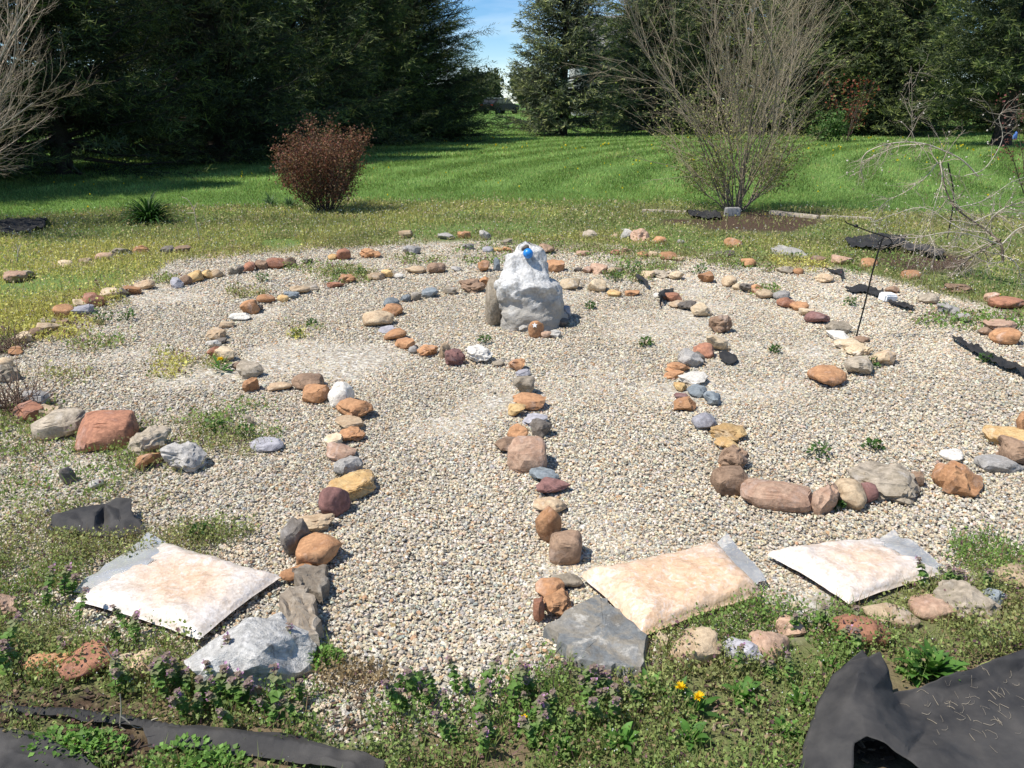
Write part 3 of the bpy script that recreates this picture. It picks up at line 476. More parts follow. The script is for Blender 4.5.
row("third back row behind the white rock", "rock end", [(545, 254, 21, 9, 'B', 'a'), (582, 256, 16, 5, 'P', 'f'), (615, 255, 11, 5, 'R', 'r'), (626, 254, 11, 6, 'B', 'a'), (642, 257, 12, 5, 'O', 'r'), (653, 257, 10, 5, 'T', 'r'), (668, 260, 20, 7, 'O', 'r'), (679, 261, 10, 4, 'T', 'f'), (724, 258, 20, 6, 'K', 'f'), (748, 267, 15, 8, 'O', 'r')])
row("outer arc along the right-hand grass", "far end", [(818, 264, 15, 7, 'B', 'f'), (841, 265, 21, 8, 'P', 'r'), (868, 269, 16, 9, 'O', 'r'), (910, 280, 19, 8, 'O', 'r'), (957, 294, 26, 9, 'B', 'l'), (990, 303, 13, 9, 'P', 'a'), (1004, 310, 31, 10, 'R', 'r')], "stones on the outer rim of the labyrinth")
row("loose stones beyond the metal hook", "far end", [(785, 274, 18, 8, 'E', 'a'), (798, 275, 11, 6, 'O', 'r'), (823, 283, 19, 8, 'T', 'l'), (892, 293, 13, 6, 'B', 'a'), (928, 304, 18, 9, 'E', 'a'), (948, 315, 23, 10, 'G', 'a'), (963, 322, 14, 6, 'G', 'f'), (999, 333, 29, 10, 'P', 'f'), (985, 336, 14, 7, 'B', 'a'), (1004, 345, 26, 13, 'O', 'r')])
row("line of big stones on the left", "far end", [(8, 382, 22, 14, 'E', 'l'), (40, 398, 11, 6, 'C', 'r'), (35, 409, 27, 15, 'G', 'a'), (33, 422, 28, 16, 'R', 'a'), (51, 421, 18, 13, 'T', 'a'), (63, 439, 43, 23, 'E', 'b', "pale olive grey boulder with creamy top beside the red slab"), (111, 450, 56, 31, 'R', 'b', "large tilted red brown slab, biggest stone on the left"), (152, 457, 40, 24, 'E', 'l'), (152, 469, 29, 16, 'O', 'a'), (186, 474, 43, 27, 'G', 'l')])
row("weeds by the black cloth scrap", "far side", [(69, 483, 14, 13, 'K', 'a', "small dark triangular stone behind the crumpled black cloth"), (97, 489, 14, 8, 'G', 'r', "small round grey stone behind the crumpled black cloth"), (250, 425, 8, 9, 'E', 'a', "small thin grey stone standing in weeds left of the pale egg stone"), (268, 453, 34, 13, 'L', 'f', "lavender grey plate lying almost flush in the left gravel path")], "loose stones lying in the gravel")
row("front border", "left end", [(6, 622, 30, 22, 'P', 'l'), (66, 648, 14, 9, 'T', 'r'), (53, 676, 40, 19, 'O', 'a'), (91, 681, 49, 27, 'R', 'r'), (128, 680, 26, 20, 'C', 'r'), (150, 678, 30, 22, 'T', 'r'), (692, 669, 55, 31, 'T', 'f'), (661, 650, 14, 14, 'C', 'a'), (740, 667, 42, 23, 'L', 'a'), (767, 664, 40, 28, 'P', 'r'), (788, 638, 30, 18, 'P', 'a'), (858, 650, 56, 27, 'R', 'r'), (888, 630, 52, 20, 'T', 'r'), (930, 622, 42, 21, 'P', 'r'), (963, 625, 56, 33, 'E', 'l'), (989, 611, 20, 18, 'S', 'a'), (1016, 592, 40, 22, 'T', 'r')], "border stones along the front weeds")

# big slate slab in front of the middle row
def poly_slab(name, px, th, mat, label, cat, seed, group=None):
    Pg = np.array([G(*q)[:2] for q in px]); c = Pg.mean(0); rs = RS(seed); bm = bmesh.new()
    pts = []
    for a_, b_ in zip(Pg, np.roll(Pg, -1, 0)):
        for t_ in np.linspace(0, 1, 7)[:-1]: pts.append(a_ + (b_ - a_) * t_ + rs.normal(0, .006, 2))
    rings = []
    for f_, z_ in ((1.02, 0), (1.0, th * .7), (.96, th), (.8, th * 1.06), (.55, th * 1.0), (.25, th * 1.05)):
        rings.append([bm.verts.new((*((q - c) * f_), z_ + th * .22 * float(fbm(np.array([[q[0] * 9, q[1] * 9, seed + f_ * 2]]), 3)[0]))) for q in pts])
    for A, B in zip(rings, rings[1:]):
        for q in range(len(A)): bm.faces.new((A[q], A[(q + 1) % len(A)], B[(q + 1) % len(A)], B[q]))
    bm.faces.new(rings[-1]); bmesh.ops.recalc_face_normals(bm, faces=bm.faces); o = obj_bm(name, bm, mat, smooth=True); o.data.set_sharp_from_angle(angle=.5); o.location = (*c, -.01); return tag(o, label, cat, group)
M_slab = rock_mat("slate_slab", (.17, .18, .18), (.27, .24, .19), dark=(.52, .49, .43), scale=8, spots=.9)
poly_slab("stone_slab", [(543, 634), (600, 603), (618, 618), (648, 646), (642, 680), (603, 680), (575, 668)], .05, M_slab, "large flat slate slab with pale scratches before the middle bag", "stone slab", 5, "border stones along the front weeds")
poly_slab("wooden_board", [(770, 253), (792, 258), (806, 260), (804, 255), (778, 248)], .06, plain_mat("grey_board", (.36, .34, .30)), "pale weathered board lying at the gravel's back edge", "board", 6)

M_dirty = rock_mat("dirty_brown_slab", (.26, .21, .155), (.34, .295, .235), dark=(.12, .10, .08), scale=9, spots=.5)
poly_slab("stone", [(281, 612), (287, 602), (305, 602), (314, 614), (321, 640), (318, 652), (300, 656), (287, 650)], .075, M_dirty, "long dark brown weathered stone right behind the white front boulder", "stone", 9, "stones lining the labyrinth paths")
poly_slab("stone", [(293, 580), (306, 573), (326, 575), (328, 592), (322, 604), (300, 600)], .05, M_dirty, "flat grey brown slab between the left bag and the long brown stone", "stone", 10, "stones lining the labyrinth paths")
# white rock at the centre: wide base, narrow head
def loft_rock(name, prof, loc, mat, seed, amp, depth=.8, lod=72, squash=None):
    zs = np.array([q[0] for q in prof]); xl = np.array([q[1] for q in prof]); xr = np.array([q[2] for q in prof]); nz_, nt = 64, lod
    tz = np.linspace(zs[0], zs[-1], nz_); L = np.interp(tz, zs, xl); R = np.interp(tz, zs, xr); th_ = np.arange(nt) * 2 * math.pi / nt
    cx = (L + R) / 2; a_ = (R - L) / 2; V = np.zeros((nz_, nt, 3)); ct, st = np.cos(th_), np.sin(th_); e = .8
    V[:, :, 0] = cx[:, None] + a_[:, None] * np.sign(ct) * np.abs(ct) ** e; V[:, :, 1] = depth * a_[:, None] * np.sign(st) * np.abs(st) ** e; V[:, :, 2] = tz[:, None]
    P = V.reshape(-1, 3); sm_ = np.repeat(np.clip(a_ / .19, .35, 1), nt); nrm = np.stack([np.tile(ct, nz_), np.tile(st, nz_), np.zeros(nz_ * nt)], 1)
    o = RS(seed).uniform(-20, 20, 3); d = (amp * fbm(P * 5 + o, 4, .55) + amp * .45 * np.abs(fbm(P * 11 + o, 3))) * sm_; P = P + nrm * d[:, None]; P[:, 2] += amp * .5 * sm_ * fbm(P * 7 + o + 9, 3)
    P = facet(P, 90, .75, .028, RS(seed + 1), nrm); P = facet(P, 300, .5, .014, RS(seed + 2), nrm)
    if squash is not None: P[:, 1] += squash(P)
    top = P[-nt:].mean(0) + [0, 0, amp * .6]; P = np.concatenate([P, [top]]); i = np.arange(nz_ - 1)[:, None] * nt; j = np.arange(nt)[None]; k = (j + 1) % nt
    F = np.concatenate([np.stack([i + j, i + k, i + nt + k], -1).reshape(-1, 3), np.stack([i + j, i + nt + k, i + nt + j], -1).reshape(-1, 3), np.stack([(nz_ - 1) * nt + np.arange(nt), (nz_ - 1) * nt + (np.arange(nt) + 1) % nt, np.full(nt, nz_ * nt)], 1)])
    return mesh_np(name, P, F, mat, loc=loc)
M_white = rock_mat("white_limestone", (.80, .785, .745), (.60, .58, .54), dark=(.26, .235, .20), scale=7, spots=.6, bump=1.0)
def lower_tone(m, z0, z1, c_):  # mixes a second colour in towards the bottom, with a noisy edge
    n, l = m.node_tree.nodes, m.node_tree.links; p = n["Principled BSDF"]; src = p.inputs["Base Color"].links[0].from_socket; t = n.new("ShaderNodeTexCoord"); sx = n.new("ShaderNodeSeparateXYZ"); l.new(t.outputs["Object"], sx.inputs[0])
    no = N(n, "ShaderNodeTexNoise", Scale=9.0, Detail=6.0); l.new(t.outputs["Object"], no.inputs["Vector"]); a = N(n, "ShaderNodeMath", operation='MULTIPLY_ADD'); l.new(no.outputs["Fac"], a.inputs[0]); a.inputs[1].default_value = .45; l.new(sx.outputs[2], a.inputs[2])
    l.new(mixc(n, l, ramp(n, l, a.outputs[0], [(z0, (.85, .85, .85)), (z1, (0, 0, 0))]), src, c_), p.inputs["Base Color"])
lower_tone(M_white, .38, .54, (.36, .33, .28))
gc = G(532, 330); sS = np.linalg.norm(gc - [0, 0, CAMZ]) / FPX / math.cos(PITCH * .5)
prof = [(-.04, -32, 36), (.02, -33, 36), (.10, -33, 36), (.20, -32, 34), (.29, -32, 32), (.34, -31, 30), (.375, -28, 26), (.395, -25, 18), (.44, -23, 15), (.50, -23, 16), (.56, -20, 14), (.60, -18, 11), (.63, -16, 7), (.645, -11, 1)]
prof = [(z * .90, a_ * sS, b_ * sS) for z, a_, b_ in prof]
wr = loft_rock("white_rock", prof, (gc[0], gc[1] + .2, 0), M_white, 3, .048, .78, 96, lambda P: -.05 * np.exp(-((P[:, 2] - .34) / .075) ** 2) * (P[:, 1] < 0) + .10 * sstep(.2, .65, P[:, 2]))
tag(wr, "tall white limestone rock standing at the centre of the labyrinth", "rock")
WB = G(256, 690); sB = np.linalg.norm(WB - [0, 0, CAMZ]) / FPX
M_boul = rock_mat("grey_white_boulder", (.74, .71, .65), (.48, .465, .43), dark=(.15, .14, .125), scale=7, spots=.8, bump=.9)
WBo = stone(257, 694, 122, 72, 'W', 'a', "large white and grey boulder in the front border beside the left bag", None, mat=M_boul, rot=-.25, dep=.8, name="white_boulder", lod=5, seed=917, zoff=-.03); WBo.rotation_euler[1] = .16
sl = stone(494, 327, 17, 49, 'E', 'r', "upright grey brown slab leaning on the white rock's left side", None, rot=.2, dep=1.6, name="standing_slab", lod=4)
# small things on and about the white rock
M_blue = plain_mat("blue_paint", (.02, .22, .62), .35, spec=.5, var=.3, scale=60, bump=0)
V, F = ico(3); pb = wr.location; dg = bpy.context.evaluated_depsgraph_get()
def on_rock(px, py):                                      # the spot of the rock's face that carries a small thing
    from mathutils.bvhtree import BVHTree
    t_ = BVHTree.FromPolygons([wr.location + v_.co for v_ in wr.data.vertices], [tuple(p_.vertices) for p_ in wr.data.polygons])
    h = t_.ray_cast(Vector((0, 0, CAMZ)), Vector(ray(px, py)).normalized()); return np.array(h[0]) if h[0] is not None else at(px, py, float(wr.location.y))
q = on_rock(528, 255); b_ = mesh_np("blue_ball", V * .038, F, M_blue, loc=q + [0, -.02, .015]); tag(b_, "small bright blue painted ball stone resting on the white rock's top", "ball")
q = on_rock(525, 249); V2, F2 = stone_mesh(77, .065, .035, .04, 'r', 3); o = mesh_np("pebble", V2, F2, MR['K'], loc=q + [0, -.005, .01]); o.rotation_euler = (0, -.4, .3); tag(o, "dark grey oblong pebble beside the blue ball on the white rock", "pebble")
SMALL = "small stones gathered at the foot of the white rock"
stone(524, 331, 13, 9, 'W', 'a', "small white stone at the white rock's foot, left of the heart stone", SMALL)
hs = stone(536, 337, 17, 16, 'O', 'r', "heart shaped orange stone with a white painted star at the rock's foot", SMALL, name="painted_stone", dep=.5)
stone(546, 338, 11, 6, 'P', 'r', "tiny tan stone between the heart stone and the white chip", SMALL); stone(555, 338, 12, 8, 'W', 'a', "white chip stone right of the heart stone at the rock's foot", SMALL)
stone(564, 320, 14, 13, 'L', 'f', "pale blue grey painted plate leaning on the rock's right foot", SMALL); stone(562, 327, 16, 9, 'K', 'a', "dark stone in the shade at the rock's right foot", SMALL)
# painted star on the heart stone
mxs = max((hs.matrix_basis @ v_.co for v_ in hs.data.vertices), key=lambda c_: -c_.y + .6 * c_.z); bm = bmesh.new()
vs = [bm.verts.new(((.021 if q % 2 == 0 else .009) * math.sin(q * math.pi / 5), 0, (.021 if q % 2 == 0 else .009) * math.cos(q * math.pi / 5))) for q in range(10)]
f = bm.faces.new(vs); r_ = bmesh.ops.extrude_face_region(bm, geom=[f]); bmesh.ops.translate(bm, vec=(0, .02, 0), verts=[v_ for v_ in r_['geom'] if isinstance(v_, bmesh.types.BMVert)])
st_ = obj_bm("painted_star", bm, plain_mat("white_paint", (.8, .8, .78), .5, bump=0)); st_.parent = hs; st_.matrix_parent_inverse = hs.matrix_basis.inverted(); st_.location = mxs + Vector((0, -.003, 0)); st_.rotation_euler = (-.45, 0, 0)
# white block near the hook
bm = bmesh.new(); bmesh.ops.create_cube(bm, size=1); bmesh.ops.scale(bm, vec=(.13, .10, .07), verts=bm.verts); g = G(890, 302)
o = obj_bm("white_block", bm, plain_mat("white_block", (.85, .85, .83), .7), bevel=.012); o.location = (g[0], g[1] + .05, .03); o.rotation_euler = (.1, .08, .3); tag(o, "bright white square block on the gravel beyond the hook", "block")

# ------------------------------------------------------------------ bags of pebbles
def bag_mat():
    m, n, l, p = nmat("pebble_bag_film"); t = n.new("ShaderNodeTexCoord"); a = N(n, "ShaderNodeAttribute", attribute_name='col')
    v = N(n, "ShaderNodeTexVoronoi", Scale=95.0); l.new(t.outputs["Object"], v.inputs["Vector"]); s = n.new("ShaderNodeSeparateColor"); l.new(v.outputs["Color"], s.inputs[0])
    c = mixc(n, l, 1.0, a.outputs["Color"], ramp(n, l, s.outputs[0], [(0, (.86, .80, .74)), (.5, (1, .97, .94)), (1, (1.08, 1.06, 1.05))]), 'MULTIPLY')
    n1 = N(n, "ShaderNodeTexNoise", Scale=26.0, Detail=6.0, Roughness=.7, Distortion=1.2); l.new(t.outputs["Object"], n1.inputs["Vector"])
    c = mixc(n, l, ramp(n, l, n1.outputs["Fac"], [(.5, (0, 0, 0)), (.70, (.6, .6, .6))]), c, (.82, .79, .76))
    l.new(c, p.inputs["Base Color"]); p.inputs["Roughness"].default_value = .42; p.inputs["Specular IOR Level"].default_value = .5; p.inputs["Coat Weight"].default_value = .6; p.inputs["Coat Roughness"].default_value = .22
    ad = N(n, "ShaderNodeMath", operation='ADD'); l.new(v.outputs["Distance"], ad.inputs[0]); l.new(n1.outputs["Fac"], ad.inputs[1])
    b = N(n, "ShaderNodeBump", Strength=.22, Distance=.006); l.new(ad.outputs[0], b.inputs["Height"]); l.new(b.outputs[0], p.inputs["Normal"]); return m
M_bag = bag_mat()
m, n, l, p = nmat("clear_film"); p.inputs["Base Color"].default_value = (.74, .75, .75, 1); p.inputs["Roughness"].default_value = .25; p.inputs["Transmission Weight"].default_value = .6; p.inputs["IOR"].default_value = 1.15; M_film = m
def bag(corners, th, tint, label, seed, flap_side, flap):
    A, B, Cc, D = [G(*q) for q in corners]; cen = (A + B + Cc + D) / 4; n_ = 56; u, v = np.meshgrid(np.linspace(0, 1, n_), np.linspace(0, 1, n_), indexing='ij'); u, v = u.ravel(), v.ravel()
    base = (A[None] * ((1 - u) * (1 - v))[:, None] + B[None] * (u * (1 - v))[:, None] + Cc[None] * (u * v)[:, None] + D[None] * ((1 - u) * v)[:, None]) - cen
    ed = np.minimum(np.minimum(u, 1 - u), np.minimum(v, 1 - v)); prof = np.clip(1 - (1 - np.clip(ed * 4.2, 0, 1)) ** 2.2, 0, 1) ** .6
    pinch = 1 - .05 * np.sin(math.pi * u) * (np.abs(v - .5) * 2) ** 6; pinch2 = 1 - .05 * np.sin(math.pi * v) * (np.abs(u - .5) * 2) ** 6; base = base * pinch[:, None] * pinch2[:, None]
    P3 = np.stack([base[:, 0], base[:, 1], np.full_like(u, seed)], 1); lump = .009 * fbm(P3 * 5, 3) + .009 * (1 - np.clip(ed * 4, 0, 1)) * fbm(np.stack([u * 20, v * 14, np.full_like(u, seed * 2.)], 1), 2) + .006 * np.abs(fbm(P3 * np.array([16, 16, 1]) + 4, 3))
    top = base.copy(); top[:, 2] = .022 + (th - .022) * prof + lump * prof + .003 * fbm(P3 * 16 + 3, 2); bot = base * [.97, .97, 1]; bot[:, 2] = .022 - .026 * prof
    V = np.concatenate([top, bot]); i, j = np.meshgrid(np.arange(n_ - 1), np.arange(n_ - 1), indexing='ij'); q = (i * n_ + j).ravel(); F1 = np.stack([q, q + n_, q + n_ + 1, q + 1], 1); F2 = F1[:, ::-1] + n_ * n_
    rim = np.concatenate([np.arange(n_) * n_, (n_ - 1) * n_ + np.arange(1, n_), (np.arange(n_ - 1)[::-1]) * n_ + n_ - 1, np.arange(1, n_ - 1)[::-1]]); r2 = np.roll(rim, -1); F3 = np.stack([rim, r2, r2 + n_ * n_, rim + n_ * n_], 1)
    w = np.array([.68, .64, .58]); o_ = np.array([.70, .48, .30]); k = np.clip(tint[0] + tint[1] * sstep(.5, .1, np.hypot(u - .5, v - .5)) + .14 * fbm(P3 * 7 + 8, 3), 0, 1)[:, None]; c = w * (1 - k) + o_ * k; c = np.concatenate([c, c * [.72, .62, .5]])
    fl = F1; o = mesh_np("pebble_bag", V, np.concatenate([fl, F2, F3]), M_bag, c, loc=cen); tag(o, label, "bag", "clear bags of pebbles in front")
    # clear film end seam beyond the filling
    s0, s1 = [np.array(G(*q)) - cen for q in flap_side]; d0, d1 = [np.array(G(*q)) - cen for q in flap]; m1, m2 = 26, 8
    uu, vv = np.meshgrid(np.linspace(0, 1, m1), np.linspace(0, 1, m2), indexing='ij'); uu, vv = uu.ravel(), vv.ravel()
    E = (s0[None] * (1 - uu)[:, None] + s1[None] * uu[:, None]) * (1 - vv)[:, None] + (d0[None] * (1 - uu)[:, None] + d1[None] * uu[:, None]) * vv[:, None]
    E[:, 2] = .03 + .030 * (1 - vv) * np.sin(uu * math.pi) + .006 * np.sin(uu * 9 + seed) * vv + .008 * fbm(np.stack([uu * 7, vv * 3, np.full_like(uu, seed)], 1), 3)
    i, j = np.meshgrid(np.arange(m1 - 1), np.arange(m2 - 1), indexing='ij'); q = (i * m2 + j).ravel()
    f_ = mesh_np("seam_flap", E, np.stack([q, q + m2, q + m2 + 1, q + 1], 1), M_film, parent=o); return o
bag([(165, 549), (282, 583), (200, 646), (74, 606)], .060, (.08, .75), "white clear bag of pebbles lying left, beside the white boulder", 1, ((188, 560), (110, 600)), ((150, 540), (74, 597)))
bag([(719, 552), (762, 600), (640, 643), (580, 582)], .078, (.85, .4), "orange tinted clear bag of pebbles in the middle behind the slate slab", 2, ((706, 560), (744, 598)), ((727, 541), (766, 586)))
bag([(876, 545), (940, 580), (848, 610), (765, 559)], .062, (.2, .5), "pale clear bag of pebbles at the right, shiny at one end", 3, ((866, 551), (922, 580)), ((893, 537), (944, 572)))

# ------------------------------------------------------------------ black landscape fabric
def fabric_mat(name, c0, c1, rough=.75):
    m, n, l, p = nmat(name); t = n.new("ShaderNodeTexCoord"); n1 = N(n, "ShaderNodeTexNoise", Scale=7.0, Detail=7.0, Roughness=.65); l.new(t.outputs["Object"], n1.inputs["Vector"])
    w = N(n, "ShaderNodeTexNoise", Scale=420.0, Detail=2.0); l.new(t.outputs["Object"], w.inputs["Vector"])
    l.new(ramp(n, l, n1.outputs["Fac"], [(.35, c0), (.7, c1)]), p.inputs["Base Color"]); p.inputs["Roughness"].default_value = rough; p.inputs["Specular IOR Level"].default_value = .35
    b = N(n, "ShaderNodeBump", Strength=.3, Distance=.004); l.new(w.outputs["Fac"], b.inputs["Height"]); l.new(b.outputs[0], p.inputs["Normal"]); return m
M_fab = fabric_mat("black_fabric", (.014, .014, .015), (.045, .042, .038)); M_fab2 = fabric_mat("dusty_black_fabric", (.026, .025, .025), (.075, .069, .062))
def cloth(name, back, front, label, seed, ridges=(), amp=.01, fs=7., holes=None, mat=None, nu=90, nv=50, base=.008, group="pieces of black landscape fabric"):
    bk = smooth_path([G(*q) for q in back], 40); fr = smooth_path([G(*q) for q in front], 40)
    def rs_(P, n_): s = np.concatenate([[0], np.cumsum(np.linalg.norm(np.diff(P, axis=0), axis=1))]); t = np.linspace(0, s[-1], n_); return np.stack([np.interp(t, s, P[:, k]) for k in range(3)], 1)
    bk, fr = rs_(bk, nu), rs_(fr, nu); t = np.linspace(0, 1, nv)[None, :, None]; P = (bk[:, None] * (1 - t) + fr[:, None] * t).reshape(-1, 3)
    P[:, :2] += .012 * np.stack([noise2(P[:, 0], P[:, 1], 9, seed), noise2(P[:, 0], P[:, 1], 9, seed + 1)], 1)
    P[:, 2] = base + amp * (np.abs(noise2(P[:, 0], P[:, 1], fs, seed, 3)) + .4 * noise2(P[:, 0], P[:, 1], fs * 2.6, seed + 2, 2) + .4)
    P[:, 2] += amp * .8 * (1 - np.abs(noise2(P[:, 0], P[:, 1], fs * 1.7, seed + 5, 2))) ** 5 + amp * .12 * noise2(P[:, 0], P[:, 1], fs * 7, seed + 6, 2)
    for pts, hgt, wid in ridges:
        Q = smooth_path([G(*q)[:2] for q in pts], 24); d = np.min(np.linalg.norm(P[:, None, :2] - Q[None], axis=2), 1); P[:, 2] += hgt * np.exp(-(d / wid) ** 1.6)
    i, j = np.meshgrid(np.arange(nu - 1), np.arange(nv - 1), indexing='ij'); q = (i * nv + j).ravel(); F = np.stack([q, q + nv, q + nv + 1, q + 1], 1)
    if holes is not None: F = F[~holes(P[F].mean(1))]
    P[:, 2] += amp * .16 * noise2(P[:, 0], P[:, 1], 26, seed + 7, 3)
    P[:, 2] = np.maximum(P[:, 2], .004); c = P.mean(0) * [1, 1, 0]; o = mesh_np(name, P - c, F, mat or M_fab, loc=c); md = o.modifiers.new("thickness", 'SOLIDIFY'); md.thickness = .0016
    return tag(o, label, "landscape fabric", group)
def sheet(outline, inner, label, mat, seed, hole=None, cuts=9):
    from mathutils.geometry import delaunay_2d_cdt
    pts = list(outline) + list(inner) + (list(hole) if hole else []); n_o = len(outline); h0 = n_o + len(inner)
    ed = [(k, (k + 1) % n_o) for k in range(n_o)] + ([(h0 + k, h0 + (k + 1) % len(hole)) for k in range(len(hole))] if hole else [])
    vs, _, fs, orig, _, _ = delaunay_2d_cdt([Vector((a_, -b_)) for a_, b_, _ in pts], ed, [], 1, .01)
    bm = bmesh.new(); bv = []; ctr = G(*np.mean([q[:2] for q in outline], 0))
    for v_, og in zip(vs, orig):
        a_, b_, h_ = pts[og[0]]; r_ = ray(a_, b_); p_ = np.array([0, 0, CAMZ]) + r_ * (CAMZ - h_) / -r_[2]; bv.append(bm.verts.new(p_ - ctr))
    for f_ in fs:
        if hole and all(orig[q][0] >= h0 for q in f_): continue
        bm.faces.new([bv[q] for q in f_])
    bmesh.ops.recalc_face_normals(bm, faces=bm.faces); bmesh.ops.subdivide_edges(bm, edges=bm.edges[:], cuts=cuts, use_grid_fill=True)
    for _ in range(2): bmesh.ops.smooth_vert(bm, verts=[v_ for v_ in bm.verts if not v_.is_boundary], factor=.5, use_axis_x=True, use_axis_y=True, use_axis_z=True)
    V = np.array([v_.co[:] for v_ in bm.verts]); o_ = np.full((1, 3), seed * 3.7); d = .0045 * fbm(V * 11 + o_, 3) + .004 * (1 - np.abs(fbm(V * np.array([7, 16, 9]) + o_, 2))) ** 4 + .0016 * fbm(V * 42 + o_, 2); e = .006 * fbm(V * 30 + o_, 2)
    for v_, dz, ex in zip(bm.verts, d, e):
        v_.co.z = max(v_.co.z + dz, .003)
        if v_.is_boundary: v_.co.x += ex; v_.co.y += ex * .6
    if bm.faces and sum(f_.normal.z for f_ in bm.faces) < 0: bmesh.ops.reverse_faces(bm, faces=bm.faces)
    o = obj_bm("landscape_fabric", bm, mat, smooth=True); o.location = ctr; o.data.set_sharp_from_angle(angle=.35); md = o.modifiers.new("thickness", 'SOLIDIFY'); md.thickness = .0016; return tag(o, label, "landscape fabric", "pieces of black landscape fabric")
big = sheet([(795, 860, .02), (797, 775, .03), (806, 738, .05), (817, 704, .07), (832, 676, .10), (847, 662, .13), (862, 650, .155), (868, 657, .14), (881, 651, .15), (888, 672, .11), (894, 692, .05), (920, 688, .045), (944, 677, .06), (988, 663, .05), (1040, 642, .055), (1090, 640, .03), (1160, 640, .01), (1200, 860, .01), (1080, 870, .02), (1000, 870, .03), (940, 870, .03), (880, 870, .05), (835, 870, .05)],
      [(858, 676, .15), (850, 700, .13), (836, 726, .10), (828, 752, .07), (872, 690, .13), (893, 712, .09), (912, 724, .05), (926, 731, .03), (862, 716, .125), (880, 722, .12), (905, 738, .095), (940, 752, .075), (985, 768, .06), (1030, 790, .05), (900, 702, .03), (950, 698, .022), (945, 690, .03), (985, 680, .03), (1012, 676, .012), (1035, 656, .05), (930, 715, .025), (985, 725, .035), (1010, 700, .02), (1040, 730, .03), (1070, 690, .02), (1090, 760, .03), (960, 740, .04), (1120, 700, .02), (812, 770, .05)],
      "large black fabric sheet heaped in folds at the front right", M_fab2, 51, [(854, 744, .10), (866, 737, .115), (884, 742, .11), (906, 757, .085), (930, 780, .06), (925, 830, .03), (860, 830, .03), (852, 780, .05)])
from mathutils.bvhtree import BVHTree
tb = BVHTree.FromPolygons([v_.co.copy() for v_ in big.data.vertices], [tuple(p_.vertices) for p_ in big.data.polygons]); rs = RS(88); ps = []
for q in range(95):
    g = G(rs.normal(985, 45), rs.normal(712, 24)) - np.array(big.location); a_ = rs.uniform(0, 3.14); pp = []
    for t_ in np.linspace(-.5, .5, 4):
        x_, y_ = g[0] + math.cos(a_) * t_ * rs.uniform(.012, .035), g[1] + math.sin(a_ + t_) * t_ * .035; h_ = tb.ray_cast(Vector((x_, y_, 1)), Vector((0, 0, -1)))
        if h_[0] is not None: pp.append((x_, y_, h_[0].z + .0025))
    if len(pp) == 4: ps.append((np.array(pp), np.full(4, rs.uniform(.0003, .0008))))
V, F, C = tubes(ps, 3, (.42, .36, .27)); mesh_np("straw", V, F, M_bark, C, parent=big)["kind"] = "stuff"
sheet([(47, 531, .004), (52, 516, .03), (75, 509, .045), (105, 504, .05), (119, 497, .075), (132, 499, .065), (131, 510, .05), (136, 518, .04), (144, 527, .02), (145, 532, .004), (128, 536, .015), (112, 539, .006), (105, 538, .004), (85, 536, .006), (66, 534, .01)],
      [(104, 520, .015), (103, 530, .008), (95, 515, .055), (84, 526, .035), (70, 518, .05), (62, 527, .02), (112, 515, .055), (119, 510, .035), (122, 524, .045), (110, 528, .04), (133, 526, .03), (94, 528, .035)], "crumpled black fabric scrap lying in the weeds behind the left bag", M_fab2, 52, None, 6)
cloth("landscape_fabric", [(-60, 742), (20, 738), (60, 752), (100, 772), (130, 790)], [(-60, 800), (0, 800), (40, 800), (80, 805), (110, 810)], "flat dusty black fabric in the front left corner", 53, (), .01, 5, mat=M_fab2)
cloth("landscape_fabric", [(140, 728), (200, 732), (270, 738), (330, 752), (388, 764)], [(150, 748), (210, 756), (270, 764), (330, 775), (385, 790)], "black fabric strip along the front edge by the wood chips", 54, [([(170, 738), (250, 743), (330, 758)], .014, .02)], .008, 5, mat=M_fab2)
cloth("edging_strip", [(0, 712), (40, 714), (100, 716), (160, 728), (190, 734)], [(0, 716), (40, 720), (100, 726), (160, 738), (190, 742)], "black plastic edging strip half buried in wood chips", 55, [([(0, 713), (90, 718), (180, 734)], .014, .012)], .004, 6, nv=16)["category"] = "edging"
cloth("landscape_fabric", [(951, 338), (975, 349), (1000, 361), (1060, 385)], [(952, 341), (975, 356), (1000, 369), (1060, 396)], "long black fabric strip running off through the right-hand gravel", 56, (), .02, 9, nv=14)
cloth("landscape_fabric", [(845, 290), (862, 287), (880, 292), (884, 291)], [(850, 294), (865, 294), (878, 299), (884, 297)], "small ragged black fabric patch behind the metal hook", 57, (), .015, 12, nu=30, nv=14)
cloth("landscape_fabric", [(887, 302), (900, 305), (914, 309)], [(890, 305), (900, 309), (912, 312)], "black fabric tongue in front of the white block", 58, (), .02, 12, nu=30, nv=12)
cloth("landscape_fabric", [(820, 268), (830, 272), (842, 271), (844, 280)], [(826, 271), (834, 275), (840, 277), (842, 283)], "torn black fabric flap at the far right gravel edge", 59, (), .015, 12, nu=30, nv=12)
cloth("landscape_fabric", [(844, 246), (870, 240), (895, 241), (907, 244)], [(850, 252), (870, 254), (885, 254), (900, 252)], "black fabric square on the grass behind the hook", 60, [([(885, 252), (905, 246)], .05, .06)], .03, 6, nu=40, nv=16, base=.05)
cloth("landscape_fabric", [(905, 248), (930, 253), (945, 257)], [(900, 253), (925, 258), (940, 262)], "faded grey black fabric beneath the bare fallen branches", 61, (), .03, 6, nu=40, nv=14, mat=M_fab2, base=.04)
cloth("landscape_fabric", [(683, 213), (700, 212), (718, 215)], [(690, 218), (705, 220), (722, 220)], "black fabric lump in the mulch beside the bare shrub", 62, [([(688, 216), (715, 217)], .05, .12)], .025, 5, nu=40, nv=14)
